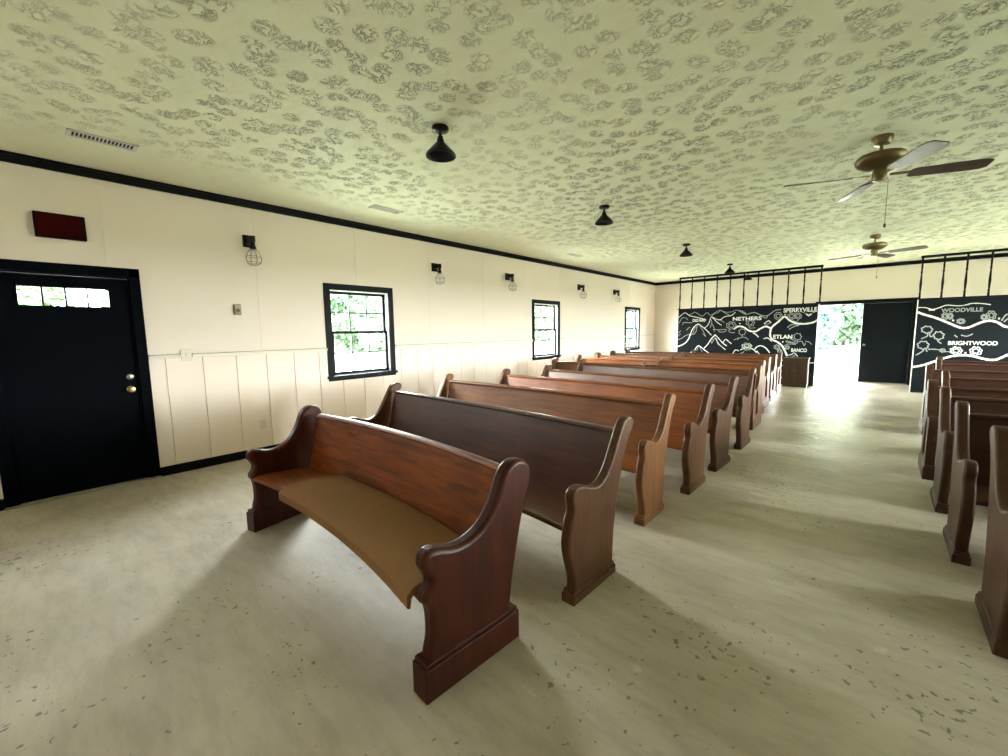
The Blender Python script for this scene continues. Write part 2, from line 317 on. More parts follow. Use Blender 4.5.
CHALK=[(0.035,[(1.336,1.819),(1.426,1.9),(1.531,1.957),(1.648,1.872),(1.806,1.829),(1.95,1.792),(2.116,1.733)]),(0.022,[(1.611,1.894),(1.719,1.925),(1.802,1.967),(1.935,1.882),(2.019,1.847),(2.131,1.941),(2.226,1.864),(2.381,1.956),(2.48,1.992),(2.605,1.911),(2.716,1.854)]),(0.022,[(2.272,1.851),(2.338,1.909),(2.427,1.93),(2.491,1.987),(2.626,1.934),(2.777,1.94),(2.882,1.982),(3.011,1.919),(3.118,1.857),(3.21,1.876)]),(0.022,[(2.946,1.973),(3.052,1.94),(3.127,1.879)]),(0.035,[(2.078,1.5),(2.168,1.585),(2.214,1.706),(2.24,1.798),(2.274,1.814),(2.389,1.745),(2.501,1.735),(2.565,1.793),(2.663,1.825),(2.771,1.838),(2.863,1.925)]),(0.035,[(2.274,1.807),(2.368,1.702),(2.45,1.627),(2.53,1.573)]),(0.022,[(2.249,1.742),(2.269,1.631),(2.228,1.51)]),(0.022,[(2.269,1.631),(2.318,1.545),(2.343,1.471)]),(0.022,[(2.39,1.738),(2.525,1.698),(2.594,1.643)]),(0.06,[(1.33,0.955),(1.467,1.009),(1.564,1.074),(1.647,1.189),(1.691,1.316)]),(0.045,[(1.691,1.316),(1.747,1.467),(1.816,1.566),(1.909,1.627)]),(0.04,[(1.909,1.627),(2.006,1.551),(2.126,1.45),(2.27,1.293)]),(0.022,[(1.909,1.615),(1.865,1.516),(1.846,1.39),(1.765,1.303)]),(0.022,[(1.84,1.554),(1.795,1.466),(1.774,1.366),(1.704,1.291)]),(0.022,[(1.946,1.576),(2.046,1.413),(2.122,1.252)]),(0.022,[(2.037,1.351),(2.11,1.264)]),(0.022,[(1.349,1.163),(1.461,1.214),(1.57,1.291),(1.679,1.329)]),(0.022,[(1.359,1.652),(1.406,1.753),(1.466,1.822),(1.565,1.799),(1.604,1.747)]),(0.022,[(1.46,1.611),(1.495,1.679),(1.594,1.667),(1.74,1.663)]),(0.022,[(1.577,1.444),(1.636,1.507),(1.684,1.531)]),(0.022,[(1.355,1.369),(1.416,1.433)]),(0.022,[(1.346,1.279),(1.406,1.343)]),(0.05,[(2.088,0.915),(2.188,1.041),(2.274,1.19),(2.372,1.307)]),(0.045,[(2.372,1.307),(2.478,1.19),(2.583,1.069),(2.686,0.993)]),(0.04,[(2.583,1.081),(2.645,1.178),(2.725,1.118),(2.803,1.052)]),(0.022,[(2.373,1.288),(2.344,1.165),(2.291,1.067),(2.278,1.104),(2.32,1.19)]),(0.035,[(2.387,1.215),(2.461,1.068),(2.554,0.972),(2.657,0.881)]),(0.022,[(2.424,1.141),(2.45,1.044),(2.554,0.972)]),(0.045,[(1.721,0.787),(1.828,0.861),(1.92,0.988),(2.016,0.939),(2.101,0.866),(2.22,0.788)]),(0.022,[(1.932,0.963),(1.889,0.849)]),(0.022,[(1.969,0.939),(2.045,0.802)]),(0.022,[(2.909,1.558),(2.882,1.531),(2.869,1.506),(2.863,1.471),(2.82,1.473),(2.788,1.467),(2.75,1.451),(2.723,1.48),(2.696,1.498),(2.656,1.514),(2.666,1.549),(2.665,1.577),(2.652,1.612),(2.691,1.626),(2.717,1.643),(2.741,1.671),(2.78,1.654),(2.813,1.647),(2.855,1.647),(2.865,1.611),(2.88,1.586),(2.909,1.558)]),(0.022,[(2.849,1.559),(2.839,1.543),(2.824,1.533),(2.817,1.518),(2.805,1.503),(2.783,1.503),(2.765,1.513),(2.747,1.517),(2.724,1.52),(2.713,1.536),(2.717,1.554),(2.717,1.569),(2.711,1.588),(2.721,1.603),(2.743,1.606),(2.761,1.608),(2.778,1.618),(2.8,1.618),(2.813,1.602),(2.821,1.587),(2.838,1.576),(2.849,1.559)]),(0.022,[(2.732,1.466),(2.735,1.382),(2.877,1.357)]),(0.022,[(2.31,1.46),(2.468,1.445),(2.645,1.455),(2.626,1.395),(2.493,1.385),(2.446,1.434)]),(0.022,[(2.321,1.472),(2.346,1.398)]),(0.022,[(3.145,1.379),(3.128,1.356),(3.119,1.336),(3.115,1.306),(3.086,1.308),(3.065,1.303),(3.04,1.289),(3.021,1.313),(3.003,1.327),(2.976,1.34),(2.982,1.368),(2.981,1.392),(2.972,1.421),(2.999,1.432),(3.016,1.446),(3.032,1.47),(3.058,1.456),(3.08,1.451),(3.109,1.451),(3.115,1.422),(3.126,1.401),(3.145,1.379)]),(0.022,[(3.059,1.297),(3.051,1.238),(2.937,1.191),(2.852,1.167)]),(0.022,[(3.058,1.238),(3.146,1.226),(3.211,1.168)]),(0.022,[(2.957,1.226),(2.949,1.155)]),(0.03,[(3.306,0.982),(3.28,0.956),(3.268,0.932),(3.262,0.898),(3.22,0.899),(3.19,0.892),(3.154,0.876),(3.128,0.903),(3.102,0.919),(3.063,0.932),(3.072,0.965),(3.071,0.992),(3.059,1.025),(3.096,1.039),(3.121,1.056),(3.144,1.083),(3.182,1.068),(3.213,1.062),(3.254,1.064),(3.263,1.03),(3.278,1.007),(3.306,0.982)]),(0.03,[(3.248,0.981),(3.239,0.965),(3.224,0.955),(3.217,0.941),(3.206,0.926),(3.185,0.926),(3.167,0.935),(3.15,0.938),(3.128,0.94),(3.117,0.955),(3.122,0.972),(3.121,0.986),(3.115,1.003),(3.125,1.018),(3.146,1.021),(3.163,1.024),(3.18,1.034),(3.201,1.034),(3.214,1.02),(3.222,1.006),(3.237,0.996),(3.248,0.981)]),(0.045,[(2.847,0.784),(2.908,0.881),(2.994,0.859)]),(0.03,[(2.998,0.763),(3.121,0.837)]),(0.085,[(2.841,1.46),(2.954,1.533),(3.084,1.508),(3.216,1.414),(3.368,1.39),(3.488,1.468),(3.607,1.522),(3.725,1.464)]),(0.085,[(4.737,1.658),(4.605,1.599),(4.433,1.571),(4.254,1.596),(4.115,1.675),(4.01,1.765),(3.886,1.643),(3.774,1.535),(3.726,1.453),(3.714,1.286),(3.768,1.175),(3.889,1.108),(4.013,0.982),(4.117,0.748)]),(0.03,[(2.976,1.943),(3.061,1.905),(3.136,1.856),(3.228,1.883),(3.329,1.895),(3.421,1.852),(3.513,1.808),(3.631,1.804),(3.724,1.879),(3.817,1.942),(3.93,1.949)]),(0.022,[(3.473,1.81),(3.595,1.738),(3.64,1.804)]),(0.022,[(4.318,1.91),(4.411,1.853),(4.519,1.806),(4.604,1.845),(4.714,1.883)]),(0.05,[(4.466,1.818),(4.521,1.774),(4.571,1.815)]),(0.022,[(3.963,1.782),(3.944,1.758),(3.95,1.727),(3.933,1.705),(3.903,1.708),(3.884,1.686),(3.857,1.688),(3.838,1.715),(3.809,1.719),(3.792,1.744),(3.799,1.775),(3.781,1.803),(3.787,1.831),(3.815,1.842),(3.823,1.872),(3.847,1.883),(3.874,1.866),(3.901,1.876),(3.925,1.861),(3.931,1.828),(3.957,1.811),(3.963,1.782)]),(0.022,[(3.922,1.783),(3.913,1.77),(3.909,1.757),(3.906,1.74),(3.894,1.732),(3.878,1.737),(3.865,1.74),(3.85,1.738),(3.836,1.747),(3.833,1.765),(3.832,1.779),(3.824,1.794),(3.823,1.812),(3.836,1.821),(3.85,1.824),(3.86,1.834),(3.873,1.842),(3.888,1.834),(3.896,1.819),(3.908,1.811),(3.921,1.8),(3.922,1.783)]),(0.022,[(4.255,1.772),(4.236,1.753),(4.227,1.736),(4.223,1.711),(4.193,1.713),(4.171,1.71),(4.145,1.698),(4.126,1.719),(4.107,1.732),(4.079,1.743),(4.086,1.768),(4.085,1.787),(4.076,1.812),(4.103,1.822),(4.12,1.833),(4.137,1.853),(4.164,1.84),(4.187,1.835),(4.217,1.835),(4.224,1.81),(4.234,1.792),(4.255,1.772)]),(0.022,[(4.213,1.773),(4.206,1.762),(4.196,1.755),(4.191,1.745),(4.183,1.734),(4.168,1.735),(4.155,1.742),(4.142,1.744),(4.126,1.747),(4.118,1.758),(4.121,1.771),(4.121,1.782),(4.117,1.795),(4.123,1.805),(4.139,1.807),(4.151,1.808),(4.163,1.815),(4.178,1.815),(4.188,1.803),(4.194,1.793),(4.205,1.785),(4.213,1.773)]),(0.022,[(4.363,1.768),(4.36,1.748),(4.365,1.72),(4.342,1.713),(4.325,1.704),(4.309,1.685),(4.288,1.701),(4.27,1.711),(4.245,1.714),(4.241,1.741),(4.236,1.762),(4.221,1.786),(4.238,1.804),(4.249,1.82),(4.256,1.846),(4.28,1.841),(4.3,1.84),(4.323,1.849),(4.336,1.825),(4.349,1.808),(4.371,1.793),(4.363,1.768)]),(0.022,[(4.334,1.769),(4.331,1.759),(4.332,1.745),(4.327,1.733),(4.314,1.732),(4.303,1.734),(4.292,1.73),(4.279,1.73),(4.272,1.742),(4.27,1.756),(4.263,1.766),(4.256,1.779),(4.261,1.791),(4.273,1.797),(4.279,1.804),(4.287,1.816),(4.299,1.816),(4.309,1.805),(4.318,1.799),(4.331,1.794),(4.338,1.783),(4.334,1.769)]),(0.022,[(4.165,1.709),(4.242,1.631),(4.313,1.662)]),(0.03,[(4.085,1.48),(4.173,1.556),(4.338,1.542)]),(0.03,[(4.124,1.436),(4.213,1.5),(4.338,1.542)]),(0.022,[(3.349,1.63),(3.327,1.604),(3.317,1.58),(3.312,1.545),(3.276,1.547),(3.25,1.542),(3.219,1.526),(3.196,1.555),(3.174,1.572),(3.14,1.587),(3.148,1.621),(3.147,1.649),(3.136,1.683),(3.168,1.696),(3.189,1.713),(3.209,1.741),(3.242,1.723),(3.269,1.716),(3.304,1.717),(3.312,1.682),(3.325,1.657),(3.349,1.63)]),(0.022,[(3.3,1.631),(3.292,1.616),(3.279,1.606),(3.273,1.591),(3.264,1.576),(3.246,1.577),(3.23,1.587),(3.215,1.59),(3.197,1.593),(3.187,1.609),(3.191,1.627),(3.19,1.641),(3.185,1.659),(3.193,1.674),(3.212,1.677),(3.226,1.679),(3.241,1.689),(3.258,1.688),(3.27,1.673),(3.276,1.658),(3.29,1.647),(3.3,1.631)]),(0.022,[(3.233,1.54),(3.225,1.482),(3.367,1.492)]),(0.04,[(3.562,1.591),(3.657,1.668),(3.718,1.61)]),(0.022,[(3.563,1.568),(3.699,1.599)]),(0.05,[(3.313,1.354),(3.386,1.307),(3.45,1.238)]),(0.04,[(3.571,1.192),(3.659,1.215),(3.761,1.124)]),(0.05,[(3.374,0.913),(3.431,0.983),(3.52,1.008),(3.612,0.963),(3.674,0.895),(3.727,0.823)]),(0.045,[(3.022,0.883),(3.105,0.92),(3.208,0.945),(3.333,0.912),(3.418,0.825)]),(0.035,[(3.304,1.005),(3.276,0.986),(3.275,0.965),(3.262,0.943),(3.222,0.946),(3.196,0.934),(3.161,0.927),(3.139,0.949),(3.107,0.955),(3.077,0.968),(3.09,0.993),(3.077,1.013),(3.074,1.036),(3.112,1.045),(3.128,1.064),(3.154,1.08),(3.189,1.066),(3.221,1.069),(3.256,1.066),(3.262,1.04),(3.286,1.025),(3.304,1.005)]),(0.035,[(3.25,1.004),(3.238,0.993),(3.228,0.985),(3.224,0.973),(3.211,0.963),(3.191,0.966),(3.174,0.971),(3.156,0.97),(3.137,0.973),(3.13,0.986),(3.133,0.998),(3.128,1.008),(3.124,1.022),(3.137,1.031),(3.157,1.033),(3.171,1.038),(3.187,1.046),(3.206,1.043),(3.217,1.032),(3.227,1.024),(3.244,1.016),(3.25,1.004)]),(0.04,[(3.426,0.867),(3.491,0.776)]),(0.022,[(4.403,1.247),(4.386,1.225),(4.378,1.204),(4.374,1.174),(4.347,1.175),(4.327,1.17),(4.303,1.156),(4.285,1.18),(4.268,1.195),(4.241,1.207),(4.247,1.236),(4.246,1.259),(4.237,1.289),(4.262,1.301),(4.278,1.315),(4.293,1.339),(4.318,1.325),(4.339,1.32),(4.367,1.321),(4.373,1.291),(4.384,1.27),(4.403,1.247)]),(0.022,[(4.321,1.171),(4.333,1.116),(4.414,1.128),(4.464,1.019),(4.487,1.084)]),(0.022,[(4.485,1.128),(4.556,1.117),(4.621,1.053)]),(0.022,[(4.042,1.215),(4.088,1.237),(4.193,1.182),(4.287,1.127),(4.215,1.104),(4.064,1.148)]),(0.022,[(4.066,1.115),(4.179,1.093),(4.29,1.072),(4.324,1.116)]),(0.022,[(4.034,1.014),(4.125,1.059),(4.291,1.05)]),(0.022,[(3.959,0.979),(3.944,0.963),(3.937,0.949),(3.933,0.929),(3.909,0.929),(3.891,0.926),(3.87,0.916),(3.855,0.932),(3.839,0.941),(3.817,0.949),(3.822,0.969),(3.821,0.985),(3.814,1.005),(3.836,1.013),(3.85,1.023),(3.864,1.04),(3.886,1.031),(3.904,1.027),(3.928,1.028),(3.934,1.008),(3.943,0.994),(3.959,0.979)]),(0.022,[(3.925,0.979),(3.92,0.969),(3.911,0.963),(3.907,0.955),(3.9,0.946),(3.888,0.946),(3.878,0.951),(3.868,0.953),(3.855,0.954),(3.848,0.963),(3.851,0.973),(3.85,0.982),(3.847,0.992),(3.853,1.001),(3.865,1.003),(3.875,1.005),(3.885,1.011),(3.897,1.011),(3.905,1.002),(3.909,0.994),(3.919,0.988),(3.925,0.979)]),(0.022,[(4.0,0.879),(3.989,0.865),(3.984,0.852),(3.982,0.835),(3.964,0.835),(3.952,0.832),(3.937,0.823),(3.926,0.837),(3.915,0.845),(3.899,0.852),(3.902,0.87),(3.902,0.884),(3.896,0.901),(3.912,0.909),(3.922,0.917),(3.931,0.932),(3.947,0.924),(3.96,0.921),(3.977,0.922),(3.981,0.904),(3.988,0.892),(4.0,0.879)]),(0.022,[(3.975,0.878),(3.972,0.87),(3.965,0.865),(3.963,0.857),(3.958,0.849),(3.949,0.849),(3.942,0.854),(3.935,0.855),(3.926,0.857),(3.921,0.864),(3.923,0.873),(3.922,0.881),(3.92,0.89),(3.924,0.898),(3.933,0.899),(3.94,0.901),(3.947,0.906),(3.955,0.906),(3.961,0.899),(3.964,0.891),(3.971,0.886),(3.975,0.878)]),(0.022,[(4.163,0.971),(4.153,0.959),(4.148,0.947),(4.146,0.931),(4.129,0.932),(4.116,0.929),(4.102,0.921),(4.091,0.934),(4.08,0.941),(4.064,0.948),(4.068,0.963),(4.067,0.976),(4.062,0.991),(4.077,0.998),(4.087,1.006),(4.097,1.019),(4.112,1.012),(4.125,1.009),(4.142,1.01),(4.146,0.994),(4.152,0.983),(4.163,0.971)]),(0.022,[(4.14,0.971),(4.136,0.963),(4.13,0.958),(4.127,0.952),(4.123,0.945),(4.114,0.945),(4.107,0.949),(4.1,0.95),(4.091,0.951),(4.086,0.958),(4.088,0.967),(4.088,0.973),(4.085,0.981),(4.089,0.988),(4.098,0.99),(4.105,0.991),(4.112,0.996),(4.12,0.996),(4.125,0.989),(4.129,0.982),(4.135,0.978),(4.14,0.971)]),(0.035,[(4.14,0.77),(4.213,0.794),(4.266,0.829),(4.344,0.742)]),(0.03,[(4.216,0.739),(4.288,0.763)]),(0.06,[(2.972,1.611),(3.002,1.61)]),(0.06,[(4.006,1.818),(4.036,1.817)]),(0.06,[(3.991,1.114),(4.021,1.114)]),(0.06,[(3.981,0.634),(4.028,0.636)]),(0.06,[(3.993,0.493),(4.04,0.495)]),(0.09,[(3.956,0.287),(4.005,0.368)]),(0.09,[(3.964,0.13),(4.013,0.196)]),(0.05,[(4.565,0.588),(4.687,0.592)]),(0.085,[(6.461,1.784),(6.577,1.727),(6.728,1.666),(6.877,1.585),(6.988,1.519),(7.097,1.454),(7.185,1.423),(7.268,1.439),(7.364,1.499),(7.459,1.55),(7.555,1.567),(7.654,1.528),(7.739,1.455),(7.85,1.417)]),(0.085,[(6.458,0.57),(6.561,0.59),(6.653,0.626),(6.751,0.677),(6.866,0.734),(6.969,0.789),(7.09,0.836),(7.244,0.853),(7.381,0.831),(7.483,0.797),(7.584,0.768),(7.68,0.772),(7.756,0.818),(7.846,0.881),(7.982,0.92)]),(0.035,[(6.463,1.882),(6.585,1.877),(6.698,1.833),(6.803,1.866),(6.907,1.912),(7.065,1.892),(7.167,1.899),(7.265,1.931),(7.398,1.924),(7.53,1.893)]),(0.022,[(7.116,1.889),(7.234,1.908)]),(0.05,[(6.644,1.823),(6.735,1.819)]),(0.022,[(6.947,1.679),(6.938,1.66),(6.934,1.642),(6.932,1.617),(6.916,1.618),(6.905,1.614),(6.891,1.603),(6.88,1.624),(6.87,1.636),(6.854,1.647),(6.856,1.672),(6.855,1.692),(6.849,1.717),(6.863,1.727),(6.872,1.739),(6.88,1.759),(6.895,1.747),(6.907,1.742),(6.923,1.742),(6.928,1.717),(6.935,1.699),(6.947,1.679)]),(0.022,[(6.924,1.68),(6.921,1.668),(6.916,1.661),(6.914,1.651),(6.91,1.639),(6.902,1.64),(6.894,1.647),(6.888,1.649),(6.879,1.652),(6.874,1.663),(6.875,1.676),(6.875,1.687),(6.872,1.7),(6.875,1.711),(6.883,1.713),(6.89,1.714),(6.896,1.721),(6.904,1.721),(6.909,1.71),(6.913,1.699),(6.919,1.691),(6.924,1.68)]),(0.022,[(7.017,1.677),(7.009,1.661),(7.013,1.639),(7.006,1.624),(6.992,1.627),(6.984,1.611),(6.972,1.612),(6.963,1.631),(6.949,1.633),(6.941,1.65),(6.943,1.671),(6.935,1.689),(6.937,1.709),(6.949,1.716),(6.952,1.736),(6.962,1.744),(6.975,1.732),(6.987,1.739),(6.998,1.73),(7.002,1.708),(7.014,1.696),(7.017,1.677)]),(0.022,[(6.999,1.677),(6.995,1.668),(6.993,1.66),(6.993,1.648),(6.987,1.642),(6.98,1.646),(6.974,1.648),(6.967,1.647),(6.961,1.652),(6.959,1.664),(6.958,1.674),(6.954,1.684),(6.953,1.696),(6.959,1.702),(6.965,1.704),(6.969,1.711),(6.975,1.717),(6.982,1.711),(6.986,1.701),(6.991,1.696),(6.998,1.689),(6.999,1.677)]),(0.022,[(7.202,1.564),(7.19,1.551),(7.184,1.538),(7.182,1.521),(7.162,1.522),(7.147,1.519),(7.13,1.511),(7.117,1.526),(7.105,1.535),(7.086,1.542),(7.09,1.56),(7.089,1.574),(7.082,1.592),(7.1,1.598),(7.112,1.607),(7.122,1.621),(7.141,1.612),(7.156,1.608),(7.176,1.609),(7.181,1.591),(7.188,1.578),(7.202,1.564)]),(0.022,[(7.174,1.565),(7.17,1.557),(7.163,1.552),(7.16,1.544),(7.155,1.537),(7.145,1.537),(7.136,1.542),(7.128,1.544),(7.117,1.546),(7.112,1.553),(7.113,1.563),(7.113,1.57),(7.11,1.579),(7.114,1.587),(7.124,1.588),(7.133,1.589),(7.14,1.594),(7.15,1.594),(7.157,1.586),(7.161,1.578),(7.169,1.573),(7.174,1.565)]),(0.022,[(7.506,1.641),(7.498,1.626),(7.494,1.613),(7.493,1.594),(7.478,1.595),(7.467,1.592),(7.454,1.584),(7.444,1.6),(7.435,1.609),(7.421,1.617),(7.423,1.636),(7.422,1.651),(7.417,1.67),(7.43,1.677),(7.438,1.686),(7.446,1.702),(7.459,1.692),(7.471,1.688),(7.485,1.689),(7.49,1.669),(7.496,1.656),(7.506,1.641)]),(0.022,[(7.486,1.642),(7.483,1.633),(7.478,1.627),(7.476,1.62),(7.472,1.611),(7.464,1.612),(7.458,1.617),(7.452,1.619),(7.444,1.621),(7.439,1.629),(7.44,1.639),(7.44,1.647),(7.437,1.657),(7.44,1.665),(7.448,1.667),(7.454,1.668),(7.46,1.673),(7.467,1.673),(7.472,1.664),(7.475,1.656),(7.481,1.65),(7.486,1.642)]),(0.022,[(7.618,1.673),(7.608,1.651),(7.614,1.62),(7.6,1.604),(7.58,1.604),(7.567,1.581),(7.547,1.588),(7.533,1.61),(7.511,1.612),(7.501,1.638),(7.503,1.666),(7.487,1.692),(7.495,1.717),(7.512,1.729),(7.515,1.759),(7.534,1.764),(7.553,1.751),(7.573,1.763),(7.589,1.744),(7.596,1.717),(7.616,1.701),(7.618,1.673)]),(0.022,[(7.59,1.674),(7.584,1.662),(7.583,1.649),(7.581,1.633),(7.572,1.627),(7.56,1.633),(7.551,1.633),(7.54,1.631),(7.53,1.641),(7.528,1.657),(7.526,1.67),(7.519,1.684),(7.519,1.7),(7.529,1.707),(7.537,1.712),(7.544,1.723),(7.554,1.729),(7.564,1.719),(7.571,1.707),(7.58,1.701),(7.59,1.69),(7.59,1.674)]),(0.03,[(7.699,1.563),(7.752,1.68),(7.828,1.701)]),(0.03,[(7.732,1.539),(7.803,1.631)]),(0.06,[(7.012,1.589),(7.04,1.588)]),(0.06,[(7.651,1.608),(7.676,1.607)]),(0.06,[(7.24,0.903),(7.267,0.903)]),(0.03,[(6.737,1.396),(6.717,1.378),(6.718,1.355),(6.707,1.334),(6.677,1.337),(6.657,1.324),(6.631,1.319),(6.613,1.342),(6.587,1.348),(6.565,1.363),(6.573,1.389),(6.561,1.409),(6.56,1.433),(6.589,1.442),(6.599,1.461),(6.62,1.476),(6.647,1.461),(6.672,1.465),(6.698,1.459),(6.703,1.432),(6.724,1.418),(6.737,1.396)]),(0.03,[(6.66,1.319),(6.656,1.255),(6.567,1.197)]),(0.03,[(6.688,1.319),(6.712,1.241),(6.756,1.267)]),(0.03,[(6.905,1.267),(6.901,1.244),(6.907,1.215),(6.882,1.206),(6.864,1.196),(6.846,1.174),(6.823,1.191),(6.803,1.201),(6.775,1.204),(6.771,1.233),(6.765,1.256),(6.747,1.281),(6.766,1.301),(6.778,1.319),(6.785,1.348),(6.812,1.343),(6.833,1.342),(6.858,1.353),(6.874,1.327),(6.888,1.309),(6.913,1.294),(6.905,1.267)]),(0.03,[(6.815,1.19),(6.837,1.138),(6.885,1.095)]),(0.03,[(6.697,1.06),(6.68,1.038),(6.688,1.009),(6.668,0.991),(6.64,0.991),(6.621,0.968),(6.594,0.973),(6.575,0.995),(6.544,0.996),(6.529,1.02),(6.534,1.047),(6.515,1.071),(6.524,1.096),(6.55,1.108),(6.556,1.137),(6.582,1.144),(6.609,1.131),(6.636,1.143),(6.659,1.128),(6.667,1.1),(6.694,1.086),(6.697,1.06)]),(0.03,[(6.619,0.98),(6.613,0.928),(6.507,0.833)]),(0.03,[(6.656,0.981),(6.679,0.916)]),(0.03,[(6.694,0.968),(6.795,0.97),(6.94,0.947)]),(0.022,[(6.958,0.947),(6.949,0.937),(6.945,0.928),(6.944,0.915),(6.929,0.916),(6.919,0.913),(6.907,0.907),(6.897,0.917),(6.888,0.923),(6.875,0.928),(6.878,0.941),(6.877,0.951),(6.872,0.963),(6.885,0.969),(6.893,0.975),(6.901,0.986),(6.914,0.98),(6.925,0.978),(6.939,0.979),(6.943,0.966),(6.948,0.957),(6.958,0.947)]),(0.035,[(7.21,0.947),(7.19,0.927),(7.185,0.906),(7.18,0.88),(7.149,0.882),(7.128,0.873),(7.102,0.861),(7.083,0.884),(7.061,0.895),(7.034,0.906),(7.042,0.934),(7.036,0.955),(7.029,0.981),(7.057,0.992),(7.072,1.008),(7.089,1.029),(7.117,1.015),(7.141,1.014),(7.17,1.013),(7.176,0.986),(7.191,0.968),(7.21,0.947)]),(0.035,[(7.168,0.946),(7.16,0.934),(7.151,0.926),(7.147,0.914),(7.139,0.902),(7.123,0.903),(7.11,0.91),(7.097,0.91),(7.081,0.913),(7.074,0.925),(7.076,0.939),(7.074,0.95),(7.069,0.965),(7.077,0.976),(7.093,0.978),(7.105,0.982),(7.117,0.99),(7.132,0.989),(7.141,0.977),(7.148,0.967),(7.161,0.959),(7.168,0.946)]),(0.035,[(7.482,0.945),(7.465,0.923),(7.471,0.895),(7.456,0.874),(7.428,0.876),(7.41,0.855),(7.385,0.855),(7.367,0.879),(7.34,0.881),(7.323,0.903),(7.329,0.931),(7.312,0.955),(7.317,0.981),(7.343,0.993),(7.349,1.02),(7.372,1.031),(7.397,1.017),(7.422,1.027),(7.445,1.015),(7.452,0.986),(7.476,0.971),(7.482,0.945)]),(0.035,[(7.444,0.945),(7.436,0.932),(7.432,0.92),(7.43,0.905),(7.419,0.897),(7.404,0.901),(7.392,0.903),(7.377,0.9),(7.364,0.907),(7.361,0.923),(7.36,0.937),(7.352,0.95),(7.351,0.965),(7.363,0.974),(7.376,0.978),(7.384,0.988),(7.397,0.996),(7.411,0.988),(7.419,0.976),(7.43,0.969),(7.443,0.96),(7.444,0.945)]),(0.03,[(7.066,1.279),(7.113,1.228)]),(0.03,[(7.161,1.278),(7.248,1.253),(7.329,1.302)]),(0.022,[(6.889,0.92),(7.031,0.923)])]
CEIL = (.865, .895, .695)
FLOOR_D, FLOOR_M, FLOOR_L = (.39, .345, .26), (.52, .47, .385), (.65, .61, .53)

M_wall = plain('cream_wall_paint', (.86, .77, .70), rough=.55, var=.02, vscale=1.5, bump=.05, bscale=60)
M_panel = plain('cream_panel_paint', (.86, .76, .69), rough=.5, var=.025, vscale=2, bump=.04, bscale=50)
M_ceil = ceiling_mat()
M_floor = floor_mat()
M_black = plain('black_trim_paint', (.004, .005, .006), rough=.5, spec=.12)
M_navy = plain('black_navy_door_paint', (.0012, .0025, .005), rough=.6, spec=.04, var=.2, vscale=2)
M_rail = plain('white_rail_paint', (.78, .74, .66), rough=.4)
M_jamb = plain('pale_jamb_paint', (.6, .64, .6), rough=.5)
M_munt = plain('weathered_muntin_paint', (.05, .06, .055), rough=.5)
M_glass = glass_mat()
M_board = plain('chalkboard_paint', (.0065, .0095, .0125), rough=.55, spec=.12, var=.35, vscale=1.6)
M_chalk = plain('white_chalk_paint', (.78, .8, .74), rough=.8, var=.12, vscale=20)
M_faint = plain('thin_chalk_paint', (.30, .33, .31), rough=.8, var=.2, vscale=15)
M_iron = plain('black_iron', (.012, .012, .013), rough=.35, metal=.6)
M_wire = plain('grey_wire', (.10, .095, .085), rough=.4, metal=.4)
M_brass = plain('brass', (.62, .46, .2), rough=.28, metal=1)
M_steel = plain('satin_nickel', (.55, .55, .52), rough=.3, metal=1)
M_bronze = plain('antique_brass', (.17, .125, .055), rough=.38, metal=.7, var=.15)
M_plate = plain('ivory_plastic', (.72, .68, .58), rough=.4)
M_tan = plain('tan_plastic', (.36, .3, .2), rough=.5)
M_slot = plain('dark_slot', (.03, .03, .028), rough=.8)
M_ventw = plain('painted_vent_metal', (.72, .72, .66), rough=.5)
M_exit = plain('dark_red_sign_face', (.04, .001, .001), rough=.5, spec=.05)
M_exitc = plain('black_sign_case', (.004, .003, .003), rough=.5, spec=.1)
M_bulb = glass_mat(); M_bulb.name = 'clear_bulb_glass'
M_fabric = plain('brown_pew_fabric', (.25, .12, .036), rough=.9, var=.12, vscale=60, bump=.25, bscale=14)
M_thresh = plain('worn_threshold', (.3, .28, .23), rough=.5)
M_bark = plain('tree_bark', (.06, .05, .04), rough=.9, var=.3, vscale=5)
M_lawn = plain('sunlit_grass', LAWN, rough=.95, var=.12, vscale=.6)
LEAF = [plain('leaf_green_a', (.032, .070, .029), rough=.7, var=.4, vscale=.6), plain('leaf_green_b', (.040, .078, .026), rough=.7, var=.4, vscale=.6),
        plain('leaf_green_c', (.024, .066, .052), rough=.7, var=.4, vscale=.6)]

# ------------------------------------------------------------------ room shell
W, Y0, D, H = 11.3, -2.0, 14.61, 3.075
T = .15
DOOR = (-.12, .80, 0, 2.09)
WINS = [(2.875, 3.818, .90, 2.105), (7.592, 8.54, .90, 2.105), (12.31, 13.265, .90, 2.105)]
ADDED_RWINS = [(4.6, 5.7, .80, 2.2), (7.3, 8.5, .80, 2.2), (9.9, 11.1, .80, 2.2), (12.2, 13.4, .80, 2.2)]   # added on the unseen right wall, to raise the light level
FDOOR = (4.60, 6.50, 0, 2.10)

